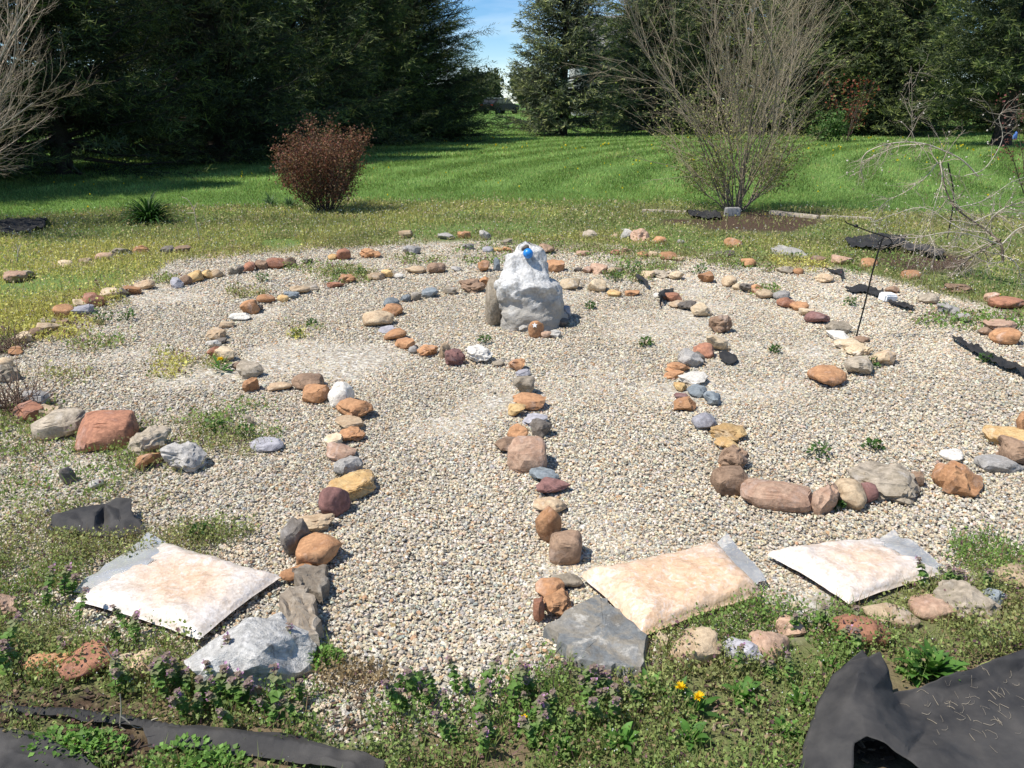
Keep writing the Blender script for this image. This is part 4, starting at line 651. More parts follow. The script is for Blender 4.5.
cloth("landscape_fabric", [(-10, 226), (20, 222), (48, 222)], [(-10, 236), (20, 236), (46, 230)], "black fabric and mulch strip below the left bare tree", 63, [([(0, 230), (40, 227)], .06, .2)], .04, 4, nu=40, nv=14)
cloth("landscape_fabric", [(634, 278), (640, 279), (647, 286)], [(635, 281), (641, 286), (649, 291)], "small black fabric tip poking out behind the second back row", 64, [([(637, 280), (646, 288)], .05, .04)], .01, 12, nu=24, nv=12)
cloth("landscape_fabric", [(658, 296), (664, 293), (674, 295)], [(659, 309), (663, 303), (672, 299)], "black fabric curl round the far end of the curving row", 65, [([(661, 304), (665, 297), (673, 296)], .05, .04)], .01, 12, nu=24, nv=12)
cloth("landscape_fabric", [(717, 356), (728, 354), (735, 357)], [(718, 361), (728, 366), (736, 363)], "tiny black fabric scrap beside the curving row's middle stones", 66, [([(720, 358), (733, 361)], .02, .03)], .01, 12, nu=20, nv=10)

# ------------------------------------------------------------------ evergreens
def conifer_mesh(seed, H, R, z0, nb, twigs, col, droop=-.12, curl=.22, needle=(.13, .020), shape=.85, loose=0.0, per=6):
    rs = RS(seed); P_, D_, S_, C_ = [], [], [], []; br = []
    for b in range(nb):
        t = rs.rand() ** .9; z = z0 + (H - z0) * t; L = R * (1 - t) ** shape * rs.uniform(.72, 1.12) + .15; az = rs.uniform(0, 6.283)
        if loose and rs.rand() < loose: L *= rs.uniform(.35, .8)
        e = droop + .75 * t + rs.normal(0, .18); h = np.array([math.cos(az), math.sin(az), 0]); s = np.linspace(0, 1, 7)
        ax = np.array([0, 0, z])[None] + h[None] * (L * s)[:, None]; ax[:, 2] += L * (math.tan(e) * s + curl * s * s - .12 * math.sin(math.pi * 1) * s); ax += rs.normal(0, .02, ax.shape) * s[:, None] * L
        br.append((ax, np.linspace(.028 + .012 * L, .006, 7))); side = np.array([-h[1], h[0], 0]); tone = math.exp(rs.normal(0, .22))
        nt = max(9, int(twigs * L / R)); u = rs.uniform(.12, 1, nt) ** .8
        for q in range(nt):
            o = np.array([np.interp(u[q], s, ax[:, k]) for k in range(3)]); sd = side * rs.choice([-1, 1]); ln = L * rs.uniform(.16, .36) * (1.15 - .75 * u[q]) + .12
            d = h * rs.uniform(.5, 1.1) + sd * rs.uniform(.3, 1.0) * (1 if u[q] < .93 else .25) + np.array([0, 0, rs.uniform(-.30, .22) + .25 * u[q]]); d /= np.linalg.norm(d)
            m = max(3, int(per * (ln / .45 + .5))); w = np.linspace(.05, 1, m); pp = o[None] + d[None] * (ln * w)[:, None]; pp[:, 2] -= .10 * ln * w * w * 2
            nd = d[None] * .9 + rs.normal(0, .55, (m, 3)); P_.append(pp); D_.append(nd); tip = (w > .75) & (u[q] > .55)
            S_.append(rs.uniform(.7, 1.3, m)); cc = np.tile(np.array(col) * tone, (m, 1)) * np.exp(rs.normal(0, .2, (m, 1))); cc[tip] *= np.array([2.3, 2.1, 1.3]); C_.append(cc)  # sunlit tips painted in: outer needles get a brighter, yellower colour
    P = np.concatenate(P_); C = np.concatenate(C_); n = len(P); S = np.concatenate(S_); D = np.concatenate(D_)
    V, F, C = inst(np.array([[-.5, 0, 0], [.5, 0, 0], [.25, 1, -.1], [-.1, 1.15, -.1]]), np.array([[0, 1, 2], [0, 2, 3]]), P, frames(D, rs.uniform(-1.6, 1.6, n)), np.stack([needle[1] * S, needle[0] * S, needle[0] * S], 1), np.clip(C, .003, .5))
    return (V, F, C), tubes([(np.array([[0, 0, -.1], [0, 0, H * .3], [.03, .02, H * .65], [0, 0, H]]), np.array([.11 + H * .012, .09 + H * .009, .07, .012]))] + br[::2], 5, (.06, .047, .037))
def make_tree(name, label, cat, group, meshes, loc, rz=0, sc_=1.0):
    r = empty(name, loc, label, cat, group, rz); r.scale = (sc_, sc_, sc_)
    mesh_np("trunk", *meshes[1][:2], M_bark, meshes[1][2], parent=r); mesh_np("crown", *meshes[0][:2], M_needle, meshes[0][2], smooth=False, parent=r); return r
def copy_tree_at(src, label, loc, rz, sc_):
    c = copy_tree(src); c["label"] = label; c.location = loc; c.rotation_euler = (0, 0, rz); c.scale = (sc_, sc_, sc_); return c
GR = (.050, .070, .029)
spA = make_tree("spruce_tree", "dark spruce with lighter branch tips behind the left bare tree, nearest of its row", "tree", "spruce row along the left of the lawn", conifer_mesh(1, 11, 3.3, .1, 760, 30, GR), (-12.2, 15.4, 0), .3)
spB = make_tree("spruce_tree", "dark spruce right behind the reddish leafed bush", "tree", "spruce row along the left of the lawn", conifer_mesh(2, 10, 3.3, .1, 820, 30, (.052, .070, .032)), (-8.3, 24.6, 0), 1.0)
for src, lab, loc, rz, s_ in [(spA, "dark spruce second from the left bare tree, its skirt touching the lawn", (-10.6, 20.2, 0), 2.2, 1.0), (spB, "dark spruce two places before the far end of its row", (-7.3, 29.6, 0), 4.0, 1.02), (spA, "dark spruce just before the last one of its row", (-6.2, 34.6, 0), 5.2, .98),
                              (spA, "dark spruce at the far left corner, barely seen past the bare branches", (-18.5, 15.6, 0), 1.4, 1.0),
                              (spB, "dark spruce in the second line, filling the gap above the tufted green plant", (-14.6, 20.5, 0), 2.0, 1.15), (spA, "dark spruce in the second line behind the reddish bush's left half", (-12.3, 27.5, 0), .7, 1.15), (spB, "dark spruce in the second line seen over the reddish bush's right half", (-10.8, 33.5, 0), 5.5, 1.15), (spA, "dark spruce in the second line near the row's far end", (-7.2, 43.0, 0), 3.9, 1.15)]:
    copy_tree_at(src, lab, loc, rz, s_)
make_tree("spruce_tree", "last spruce of the row, tapering against the open blue sky", "tree", "spruce row along the left of the lawn", conifer_mesh(7, 9.8, 3.9, .25, 1250, 30, (.050, .068, .031), -.26, .24, shape=.95), (-4.5, 38.8, 0), 3.1)
loA = make_tree("pine_tree", "loose grey green pine with sky showing through, standing on the lawn before the house", "tree", None, conifer_mesh(3, 11.5, 2.9, .15, 760, 24, (.11, .13, .08), -.05, .15, (.17, .034), .6, .3, 5), (2.65, 45.2, 0), .5)
loB = make_tree("pine_tree", "leaning loose evergreen half hiding the house, left of the bare shrub", "tree", None, conifer_mesh(4, 9.5, 3.4, .4, 620, 24, (.095, .115, .066), -.1, .12, (.17, .034), .6, .4, 5), (7.5, 46.5, 0), 2.5, .85)
rg = "evergreens closing the lawn on the right"
juA = make_tree("evergreen_tree", "broad dark evergreen behind the red twigs, next to the bare shrub's right side", "tree", rg, conifer_mesh(5, 11, 3.4, .2, 760, 26, (.085, .108, .052), -.02, .22, (.17, .034), .55, .15, 6), (15.2, 46.4, 0), .5)
for lab, loc, rz, s_ in [("dark evergreen seen through the bare shrub's middle", (11.3, 49.5, 0), 3.3, 1.0), ("dense evergreen with bright top branches, above the fallen pale branches", (19.4, 45.2, 0), 1.9, 1.0), ("evergreen at the right edge, behind the exposed dark trunk", (28.6, 47.5, 0), 4.4, 1.05), ("tall dark evergreen in the rear line between the bare shrub and the dense one", (17.2, 53, 0), 5.0, 1.3), ("tall dark evergreen in the rear line over the dense one", (23.2, 53, 0), 2.7, 1.3), ("rear evergreen at the far right corner", (32.5, 55, 0), .2, 1.3), ("rear evergreen behind the bare shrub's left side", (8.6, 55, 0), 1.2, 1.1)]:
    copy_tree_at(juA, lab, loc, rz, s_)
g = G(1000, 146)
make_tree("evergreen_tree", "evergreen with a thick bare dark trunk under a high crown", "tree", rg, (conifer_mesh(6, 11, 3.2, 1.75, 420, 26, (.055, .074, .034), -.1, .2, (.17, .034), .55, .15, 6)[0], tubes([(np.array([[0, 0, -.1], [.02, 0, .5], [.05, 0, 1.5], [.1, 0, 4], [0, 0, 11]]), np.array([.42, .34, .30, .2, .02]))], 12, (.035, .028, .024))), (g[0], g[1], 0))

# ------------------------------------------------------------------ leafy and bare woody plants
def grow(rs, P0, d0, L, r, lev, out, n=7, up=.25, wob=.10, kids=(8, 6, 4), ang=.55, ratio=.5):
    d = d0 / np.linalg.norm(d0); P = [P0]; s = L / n
    for q in range(n): d = d + rs.normal(0, wob, 3) + np.array([0, 0, up / n]); d /= np.linalg.norm(d); P.append(P[-1] + d * s)
    P = np.array(P); rad = np.linspace(r, r * .35, n + 1); out.append((P, rad, lev))
    if lev < len(kids):
        for q in range(kids[lev]):
            t = rs.uniform(.10, .98) * n; i = int(min(t, n - 1)); o = P[i] + (P[i + 1] - P[i]) * (t - i); dd = P[i + 1] - P[i]; dd /= np.linalg.norm(dd)
            v_ = np.cross(dd, rs.normal(size=3)); v_ /= np.linalg.norm(v_) + 1e-9; a_ = rs.uniform(.6, 1.3) * ang
            grow(rs, o, dd * math.cos(a_) + v_ * math.sin(a_), L * ratio * rs.uniform(.6, 1.25) * (1.15 - .5 * t / n), np.interp(t, range(n + 1), rad) * .62, lev + 1, out, max(3, n - 2), up, wob, kids, ang, ratio)
def shrub(name, label, cat, loc, seed, nst, L, spread, r, col, kids, ang=.5, ratio=.5, up=.3, bud=None, group=None, lean=(0, 0), wob=.09, r0=.14, leafmat=None, twc=None, sd=None, short=0):
    rs = RS(seed); root = empty(name, loc, label, cat, group); ends = []
    for q in range(nst):
        az = q * 2.39996 + rs.normal(0, .2); sp_ = spread * math.sqrt((q + .5) / nst) * rs.uniform(.8, 1.2); o = np.array([math.cos(az), math.sin(az), 0]) * r0 * rs.uniform(.2, 1); L_ = L if q < nst - short else L * .42; sp_ = sp_ if q < nst - short else rs.uniform(.4, .85); d = np.array([math.cos(az) * math.sin(sp_) + lean[0], math.sin(az) * math.sin(sp_) + lean[1], math.cos(sp_)]); out = []
        grow(rs, o, d, L_ * rs.uniform(.8, 1.12) * (1 - .12 * sp_), r * rs.uniform(.7, 1.15), 0, out, 8, up, wob, kids, ang, ratio)
        parts = [tubes([(P, rd) for P, rd, lv in out if lv == 0], 6, col)]; hi = [(P, rd) for P, rd, lv in out if lv > 0]
        if hi: parts.append(tubes(hi, 3, twc or col))
        V, F, C = join(parts); mesh_np("stem", V, F, M_bark, C * math.exp(rs.normal(0, .1)), parent=root)
        for P, rd, lv in out:
            if lv >= max(1, len(kids) - 1): ends += [P[1:]]
    if bud:
        E = np.concatenate(ends); cnt, size, cols, zmax, jit, dirw = bud; w = np.clip(1 - (E[:, 2] / zmax), .0, 1) ** dirw if zmax else np.ones(len(E)); w /= w.sum(); idx = rs.choice(len(E), cnt, p=w); P = E[idx] + rs.normal(0, jit, (cnt, 3)); P[:, 2] = np.maximum(P[:, 2], .03); cl = np.array(cols)[rs.randint(len(cols), size=cnt)] * np.exp(rs.normal(0, .28, (cnt, 1)))
        V, F, C = inst(*LEAF, P, frames(rs.normal(size=(cnt, 3)) + [0, 0, .3], rs.uniform(-3, 3, cnt)), size * rs.uniform(.6, 1.3, cnt), np.clip(cl, .01, .85)); mesh_np("foliage", V, F, leafmat or M_leaf, C, smooth=False, parent=root)
    return root
g = G(735, 211)
shrub("bare_shrub", "tall vase shaped bare shrub with many tan stems rising from the mulch bed", "shrub", g, 31, 27, 4.2, .36, .0125, (.25, .205, .15), (12, 7, 4), .43, .42, .2, (6500, .034, [(.24, .27, .07), (.19, .22, .07), (.30, .28, .11)], 2.7, .11, 2.6), twc=(.42, .345, .235), r0=.2, wob=.15, short=9)
g = (-7.9, 10.9, 0)
shrub("bare_tree", "pale leafless tree reaching in from the left edge before the dark spruces", "tree", g, 32, 20, 3.9, .66, .018, (.34, .30, .25), (14, 9, 5), .5, .42, .2, (700, .02, [(.40, .33, .2)], 0, .03, 1), lean=(.13, .05), twc=(.48, .39, .29), r0=.2)
g = G(326, 212)
shrub("red_leaf_bush", "vase shaped bush with small reddish brown leaves on the lawn's edge", "bush", g, 133, 34, 1.18, .80, .010, (.09, .065, .05), (9, 6), .55, .38, .55, (17000, .030, [(.17, .068, .045), (.23, .10, .065), (.12, .06, .04), (.26, .15, .08), (.16, .12, .06)], 0, .055, 1), r0=.16)
g = G(1030, 196)
shrub("red_twig_shrub", "small shrub with sparse dark red leaves at the far right edge", "shrub", g, 34, 9, 1.5, .5, .010, (.10, .07, .055), (6, 4), .5, .45, .2, (800, .04, [(.16, .05, .045), (.22, .09, .07)], 0, .06, 1))
g = G(846, 141)
shrub("red_leaf_shrub", "small reddish shrub glowing before the dark evergreens, right of the bare shrub", "shrub", g, 35, 9, 2.6, .55, .02, (.10, .07, .055), (5, 4), .5, .45, .2, (420, .12, [(.24, .07, .04), (.26, .09, .05), (.10, .13, .04)], 0, .12, 1))
g = G(828, 142)
shrub("green_shrub", "low bright green shrub under the evergreens beside the small reddish shrub", "shrub", g, 36, 9, 1.0, .8, .015, (.10, .08, .06), (5, 4), .6, .5, .1, (1400, .11, [(.08, .15, .04), (.10, .17, .05)], 0, .10, 1))
g = G(606, 116)
shrub("red_leaf_shrub", "dull red shrub in front of the house, between the two loose pines", "shrub", g, 37, 9, 1.3, .8, .015, (.10, .07, .05), (5, 4), .6, .5, .1, (900, .2, [(.20, .06, .05), (.26, .10, .07)], 0, .16, 1))
g = G(494, 112)
lt = shrub("leafy_tree", "rounded olive green tree far off behind the parked car", "tree", (g[0] - 1.6, g[1] + 12, g[2]), 38, 9, 4.0, .75, .09, (.10, .085, .07), (7, 6), .6, .5, .1, (9000, .36, [(.075, .095, .042), (.10, .115, .055), (.055, .075, .035)], 0, .35, 1), r0=.25)

lt2 = copy_tree(lt); lt2.location = (2.4, 131, .6); lt2.rotation_euler = (0, 0, 2); lt2.scale = (1.15,) * 3; lt2["label"] = "olive green tree far off behind the first loose pine's left edge"
lt3 = copy_tree(lt); lt3.location = (-6.5, 134, .6); lt3.rotation_euler = (0, 0, 4); lt3.scale = (1.1,) * 3; lt3["label"] = "olive green tree far off just past the last spruce's tip"
# fallen pale branches on the right
def branches():
    rs = RS(41); root = empty("fallen_branches", G(1000, 285), "tangle of pale weeping bare branches with white buds on the right-hand grass", "branches"); O = np.array(root.location)
    Y = O[1]; main = [([(1003, 262, 0), (1001, 245, 0), (990, 233, .1), (974, 222, .2), (956, 208, .3), (946, 190, .35), (940, 165, .4)], .012, (.17, .13, .10)), ([(978, 176, .5), (962, 160, .45), (942, 150, .4), (925, 144, .35), (905, 142, .3), (884, 145, .3), (866, 153, .35), (861, 166, .4), (863, 180, .45)], .007, None), ([(925, 144, .35), (900, 146, .5), (878, 154, .5), (868, 159, .5)], .004, None), ([(938, 162, .4), (925, 178, .4), (905, 192, .5), (885, 203, .6), (872, 222, .6)], .004, None),
        ([(940, 160, .4), (942, 180, .3), (936, 200, .2), (930, 222, .2), (921, 236, .1)], .004, None), ([(940, 162, .4), (950, 186, .5), (956, 205, .5), (962, 235, .4)], .004, None), ([(1001, 245, 0), (975, 236, -.1), (950, 232, -.2), (920, 237, -.3), (905, 238, -.3)], .006, None), ([(1001, 240, 0), (982, 250, .2), (965, 262, .3), (950, 276, .3)], .012, (.20, .165, .13)), ([(990, 233, .1), (960, 228, .6), (925, 208, .7), (895, 214, .7), (874, 222, .6)], .005, None), ([(985, 230, 0), (995, 215, -.2), (1012, 205, -.3), (1040, 200, -.4)], .008, None),
        ([(1003, 255, 0), (1015, 262, -.2), (1022, 280, -.2), (1030, 300, -.1)], .005, None), ([(974, 222, .2), (1000, 212, .4), (1030, 215, .5)], .006, None), ([(1001, 245, 0), (1020, 228, .3), (1050, 222, .4)], .007, None), ([(956, 208, .3), (985, 200, .5), (1010, 183, .5), (1028, 176, .5)], .004, None), ([(964, 176, .4), (985, 168, .4), (1002, 140, .4), (999, 118, .4), (1002, 112, .4)], .004, None), ([(930, 236, .0), (935, 250, -.1), (932, 268, -.2)], .003, None), ([(1003, 262, 0), (985, 262, -.4), (962, 248, -.5), (940, 246, -.5)], .005, None), ([(912, 140, 1.0), (912, 100, 1.05), (911, 66, 1.1)], .0035, (.2, .17, .13))]
    ends = []
    for pts, r, c in main:
        P = smooth_path([at(a_, b_, Y + dy) - O for a_, b_, dy in pts], 18); P[:, 2] = np.maximum(P[:, 2], .01); parts = [tubes([(P, np.linspace(r, r * .5, len(P)))], 6, c or (.58, .51, .41))]; out = []
        for q in range(int(5 + len(P) * .5)):
            i = rs.randint(2, len(P)); d = (P[i] - P[i - 1]); d = d / (np.linalg.norm(d) + 1e-9) + rs.normal(0, .7, 3) + [0, 0, -.1]; grow(rs, P[i], d, rs.uniform(.12, .42), r * .42 + .0006, 1, out, 6, -.25, .2, (0, 3, 2), .6, .5)
        parts.append(tubes([(np.stack([a_[:, 0], a_[:, 1], np.maximum(a_[:, 2], .01)], 1), b_) for a_, b_, _ in out], 3, (.44, .37, .29))); ends += [a_[1:] for a_, _, _ in out] + [P[4:]]
        mesh_np("branch", *join(parts)[:2], M_bark, join(parts)[2], parent=root)
    E = np.concatenate(ends); k = rs.choice(len(E), 420); V, F = ico(1); n = 420; c = np.where((rs.rand(n) < .6)[:, None], np.array([.75, .70, .62]), np.array([.30, .24, .14]))
    Vv, Ff, Cc = inst(V, F, E[k] + rs.normal(0, .012, (n, 3)), rotrand(rs, n), np.stack([rs.uniform(.004, .009, n)] * 3, 1) * [1, .7, 1.3], c); mesh_np("branch_buds", Vv, Ff, M_petal, Cc, parent=root)  # these are the buds of the branches, all in one mesh
branches()
M_steel = plain_mat("dark_steel", (.025, .024, .023), .45, .6)
def wire(name, pts, r, mat, label, cat, group=None):
    P = smooth_path(pts, 30); V, F, _ = tubes([(P, np.full(len(P), r))], 8); c = np.array([P[0][0], P[0][1], 0]); return tag(mesh_np(name, V - c, F, mat, loc=c), label, cat, group)
g = G(947, 240); wire("metal_stake", [g + [0, 0, -.1], g + [0, .01, .5], at(948, 163, g[1])], .008, M_steel, "thin dark metal stake upright among the pale fallen branches", "stake"); 
# hanging flag pole with a crosspiece and a curl
g = G(856, 340); Yh = g[1]; O = g.copy(); root = empty("flag_hook", O, "thin leaning black metal garden flag pole with empty cross arm", "flag pole")
def hk(pts, r, name, sm=True):
    P = np.array([at(a_, b_, Yh) - O for a_, b_ in pts]); P = smooth_path(P, 30); V, F, _ = tubes([(P, np.full(len(P), r))], 8); return mesh_np(name, V, F, M_steel, parent=root)
hk([(855, 344), (857, 334), (864, 307), (874, 266), (883, 237)], .0055, "pole"); hk([(845, 221), (847, 223), (855, 226), (868, 231), (883, 236), (889, 238), (892, 242), (891, 246), (887, 247)], .0042, "arm")
V, F = ico(2); mesh_np("stopper", V * np.array([.016, .012, .012]), F, M_steel, parent=root, loc=at(856, 226, Yh) - O); hk([(884, 238), (880, 240), (878, 244), (881, 246)], .0035, "curl")
# timber edging of the mulch bed, concrete block at the bare shrub's foot
M_wood = plain_mat("weathered_timber", (.42, .36, .28), .85, 0, .2, .3, 9)
def beam(p0, p1, label):
    a_, b_ = G(*p0), G(*p1); L = np.linalg.norm(b_ - a_); bm = bmesh.new(); bmesh.ops.create_cube(bm, size=1); bmesh.ops.scale(bm, vec=(L, .10, .08), verts=bm.verts); o = obj_bm("edging_timber", bm, M_wood, bevel=.012); o.location = (*((a_ + b_) / 2)[:2], .012); o.rotation_euler = (.05, .006, math.atan2(b_[1] - a_[1], b_[0] - a_[0])); tag(o, label, "timber", "timbers edging the mulch bed")
beam((642, 213), (706, 215), "pale edging timber left of the bare shrub"); beam((770, 214), (818, 219), "edging timber behind the mulch, right of the bare shrub"); beam((820, 219), (872, 221), "edging timber ending at the fallen pale branches")
bm = bmesh.new(); bmesh.ops.create_cube(bm, size=1); bmesh.ops.scale(bm, vec=(.22, .12, .13), verts=bm.verts); o = obj_bm("concrete_block", bm, plain_mat("concrete", (.34, .33, .31), .9), bevel=.012); g = G(732, 216); o.location = (g[0], g[1], .06); o.rotation_euler = (0, 0, .1); tag(o, "grey concrete block at the foot of the tall bare shrub", "block")
# ------------------------------------------------------------------ far house, car, blue cloth
hx, hy = 13.0, 86.0; hz = float(gz(hx, hy)); house = empty("house", (hx, hy, hz), "pale two storey house with grey roof behind the loose pines", "house")
M_wall = plain_mat("pale_siding", (.46, .44, .41), .8, bump=.05, var=.06); M_roof = plain_mat("grey_shingles", (.20, .19, .185), .9, scale=8); M_glass = plain_mat("dark_glass", (.03, .035, .045), .08, spec=.6, bump=0); M_whitep = plain_mat("white_trim", (.75, .75, .73), .5, bump=0)
V, F, _ = boxv(0, 3, 2.9, 14, 8, 5.8); mesh_np("wall", V, F, M_wall, smooth=False, parent=house)
bm = bmesh.new(); pr = [(-1.6, 5.7), (3, 9.0), (7.6, 5.7), (7.6, 5.95), (3, 9.3), (-1.6, 5.95)]; f = bm.faces.new([bm.verts.new((-7.5, y_, z_)) for y_, z_ in pr]); r_ = bmesh.ops.extrude_face_region(bm, geom=[f]); bmesh.ops.translate(bm, vec=(15, 0, 0), verts=[v_ for v_ in r_['geom'] if isinstance(v_, bmesh.types.BMVert)]); bmesh.ops.recalc_face_normals(bm, faces=bm.faces); roof = obj_bm("roof", bm, M_roof, house)
for sx in (-7, 7):
    bm = bmesh.new(); f = bm.faces.new([bm.verts.new((sx - .1, y_, z_)) for y_, z_ in [(-1, 5.8), (7, 5.8), (3, 8.9)]]); r_ = bmesh.ops.extrude_face_region(bm, geom=[f]); bmesh.ops.translate(bm, vec=(.2, 0, 0), verts=[v_ for v_ in r_['geom'] if isinstance(v_, bmesh.types.BMVert)]); bmesh.ops.recalc_face_normals(bm, faces=bm.faces); obj_bm("gable", bm, M_wall, house)
V, F, _ = boxv(4.2, 3.6, 9.2, .8, .8, 1.6); mesh_np("chimney", V, F, plain_mat("red_brick", (.30, .13, .09), .9), smooth=False, parent=roof)
for wx in (-5.2, -2.6, 0, 2.6, 5.2):
    for wz in (1.5, 4.3):
        if wx == 0 and wz < 2: continue
        V, F, _ = boxv(wx, -1.03, wz, 1.25, .1, 1.6); w = mesh_np("window", V, F, M_whitep, smooth=False, parent=house); V, F, _ = boxv(wx, -1.09, wz, 1.0, .04, 1.35); mesh_np("pane", V, F, M_glass, smooth=False, parent=w)
V, F, _ = boxv(0, -1.04, 1.1, 1.1, .1, 2.2); d_ = mesh_np("door", V, F, plain_mat("door_paint", (.25, .05, .04), .5), smooth=False, parent=house); V, F, _ = boxv(.4, -1.12, 1.05, .06, .06, .12); mesh_np("handle", V, F, M_steel, smooth=False, parent=d_)
M_car = plain_mat("black_car_paint", (.008, .009, .013), .4, spec=.35, var=.05, bump=0); M_tyre = plain_mat("tyre_rubber", (.015, .015, .015), .9); M_rim = plain_mat("alloy_rim", (.45, .45, .46), .35, .7, bump=0); M_lamp = plain_mat("red_lamp", (.35, .02, .02), .2, bump=0)
cxp = -1.25; cy = 93.0; car = empty("parked_car", (cxp, cy, float(gz(cxp, cy))), "dark parked car seen in the gap beyond the last spruce", "car", rz=math.radians(52))
bodyp = [(-2.25, .35), (2.2, .35), (2.28, .62), (2.2, .88), (1.25, 1.02), (.55, 1.48), (.2, 1.56), (-1.5, 1.56), (-2.05, 1.10), (-2.27, .98)]
obj_bm("body", prism(bodyp, -.88, .88), M_car, car, bevel=.06, smooth=False)
for pr in ([(.95, 1.06), (.5, 1.41), (.22, 1.46), (.22, 1.06)], [(.12, 1.06), (.12, 1.47), (-.75, 1.47), (-.75, 1.06)], [(-.85, 1.06), (-.85, 1.47), (-1.42, 1.46), (-1.85, 1.08)]):
    obj_bm("window", prism(pr, -.895, .895), plain_mat("car_glass", (.05, .065, .085), .12, spec=.7, bump=0) if not bpy.data.materials.get("car_glass") else bpy.data.materials["car_glass"], car)
V, F, _ = boxv(-.7, 0, 1.59, 1.9, 1.5, .05); mesh_np("roof_rack", V, F, M_rim, smooth=False, parent=car)
for wx in (-1.4, 1.4):
    for wy in (-.82, .82):
        a_ = np.array([[wx, wy - .12, .34], [wx, wy + .12, .34]]); V, F, _ = tubes([(a_, np.array([.34, .34]))], 20); wh = mesh_np("wheel", V, F, M_tyre, smooth=False, parent=car); V, F, _ = tubes([(a_ + [[0, -.02, 0], [0, .02, 0]], np.array([.21, .21]))], 14); mesh_np("rim", V, F, M_rim, smooth=False, parent=wh)
for wy in (-.7, .7): V, F, _ = boxv(2.22, wy, .78, .12, .3, .14); mesh_np("headlight", V, F, M_whitep, smooth=False, parent=car); V, F, _ = boxv(-2.25, wy, .9, .1, .3, .18); mesh_np("tail_lamp", V, F, M_lamp, smooth=False, parent=car)
g = G(1014, 141); V, F = stone_mesh(901, .24, .16, .42, 'l', 3); o = mesh_np("blue_cloth", V + [0, 0, .2], F, plain_mat("blue_fabric", (.06, .15, .42), .8), loc=g); tag(o, "crumpled blue cloth beside the thick bare dark trunk", "cloth")

# ------------------------------------------------------------------ single plants
def blade_plant(n, L, W, spread, seed, cols, droop=.35, seg=5, fold=.12):
    rs = RS(seed); parts = []
    for q in range(n):
        az = q * 2.39996 + rs.normal(0, .3); tilt = spread * math.sqrt((q + .7) / n) * rs.uniform(.75, 1.2); ln = L * rs.uniform(.65, 1.15); s = np.linspace(0, 1, seg); th_ = tilt + droop * s * s * (1 + .6 * rs.rand())
        rad = np.cumsum(np.sin(th_)) * ln / seg; zz = np.cumsum(np.cos(th_)) * ln / seg; h = np.array([math.cos(az), math.sin(az), 0]); sd = np.array([-h[1], h[0], 0])
        ctr = h[None] * rad[:, None]; ctr[:, 2] = zz; w = W * rs.uniform(.8, 1.2) * np.sin(np.pi * (.12 + .88 * s) ** .8) ** .8 * .5; w[-1] = W * .02
        wav = 1 + .12 * rs.normal(size=seg); Lf = ctr + sd * (w * wav)[:, None] + [0, 0, 1] * (w * fold * 3)[:, None]; Rt = ctr - sd * (w * wav)[:, None] + [0, 0, 1] * (w * fold * 3)[:, None]
        V = np.concatenate([Lf, ctr, Rt]); F = []
        for i in range(seg - 1): F += [[i, i + 1, seg + i + 1], [i, seg + i + 1, seg + i], [seg + i, seg + i + 1, 2 * seg + i + 1], [seg + i, 2 * seg + i + 1, 2 * seg + i]]
        c = np.array(cols[rs.randint(len(cols))]) * math.exp(rs.normal(0, .15)); C = np.tile(c, (len(V), 1)); C[seg:2 * seg] *= 1.25; parts.append((V, np.array(F), C))
    return join(parts)
def plant(name, label, cat, g, m, group=None, rz=0.):
    return tag(mesh_np(name, m[0], m[1], M_leaf, m[2], loc=g), label, cat, group)
g = G(150, 224); plant("bulb_plant", "dark green tuft of strap leaves on the lawn's edge, left", "plant", g, blade_plant(260, .50, .024, 1.15, 61, [(.035, .085, .02), (.05, .11, .025), (.028, .065, .018)], .8))
for px, py, lab, sd in ((25 + 265, 208, "small bluish leaf tuft left of the reddish bush's foot", 62), (270, 206, "pale leaf tuft farther left of the reddish bush", 63)): plant("bulb_plant", lab, "plant", G(px, py), blade_plant(50, .25, .02, 1.0, sd, [(.07, .12, .05), (.09, .14, .06)], .6), "leaf tufts beside the reddish bush")
def clump(q, s_):
    rs = RS(500 + q); n = 360; a_ = rs.uniform(0, 6.28, n); rad = np.sqrt(rs.rand(n)) * s_ * 1.0; zz = rs.rand(n) * s_ * .5 * (1 - (rad / s_) ** 2 * .8); c = np.array([.16, .29, .06]) * np.exp(rs.normal(0, .25, (n, 1)))
    return inst(*LEAF, np.stack([np.cos(a_) * rad, np.sin(a_) * rad * .7, zz], 1), frames(np.stack([np.cos(a_), np.sin(a_), rs.normal(.4, .5, n)], 1), rs.uniform(-.8, .8, n)), rs.uniform(.008, .020, n), c)
GL = [(.075, .17, .03), (.095, .20, .04), (.06, .14, .028)]
g = G(930, 676); plant("broad_leaf_weed", "largest broad leafed green weed, just behind the heaped black fabric", "weed", g, blade_plant(30, .105, .040, .95, 64, GL, .5, 7))
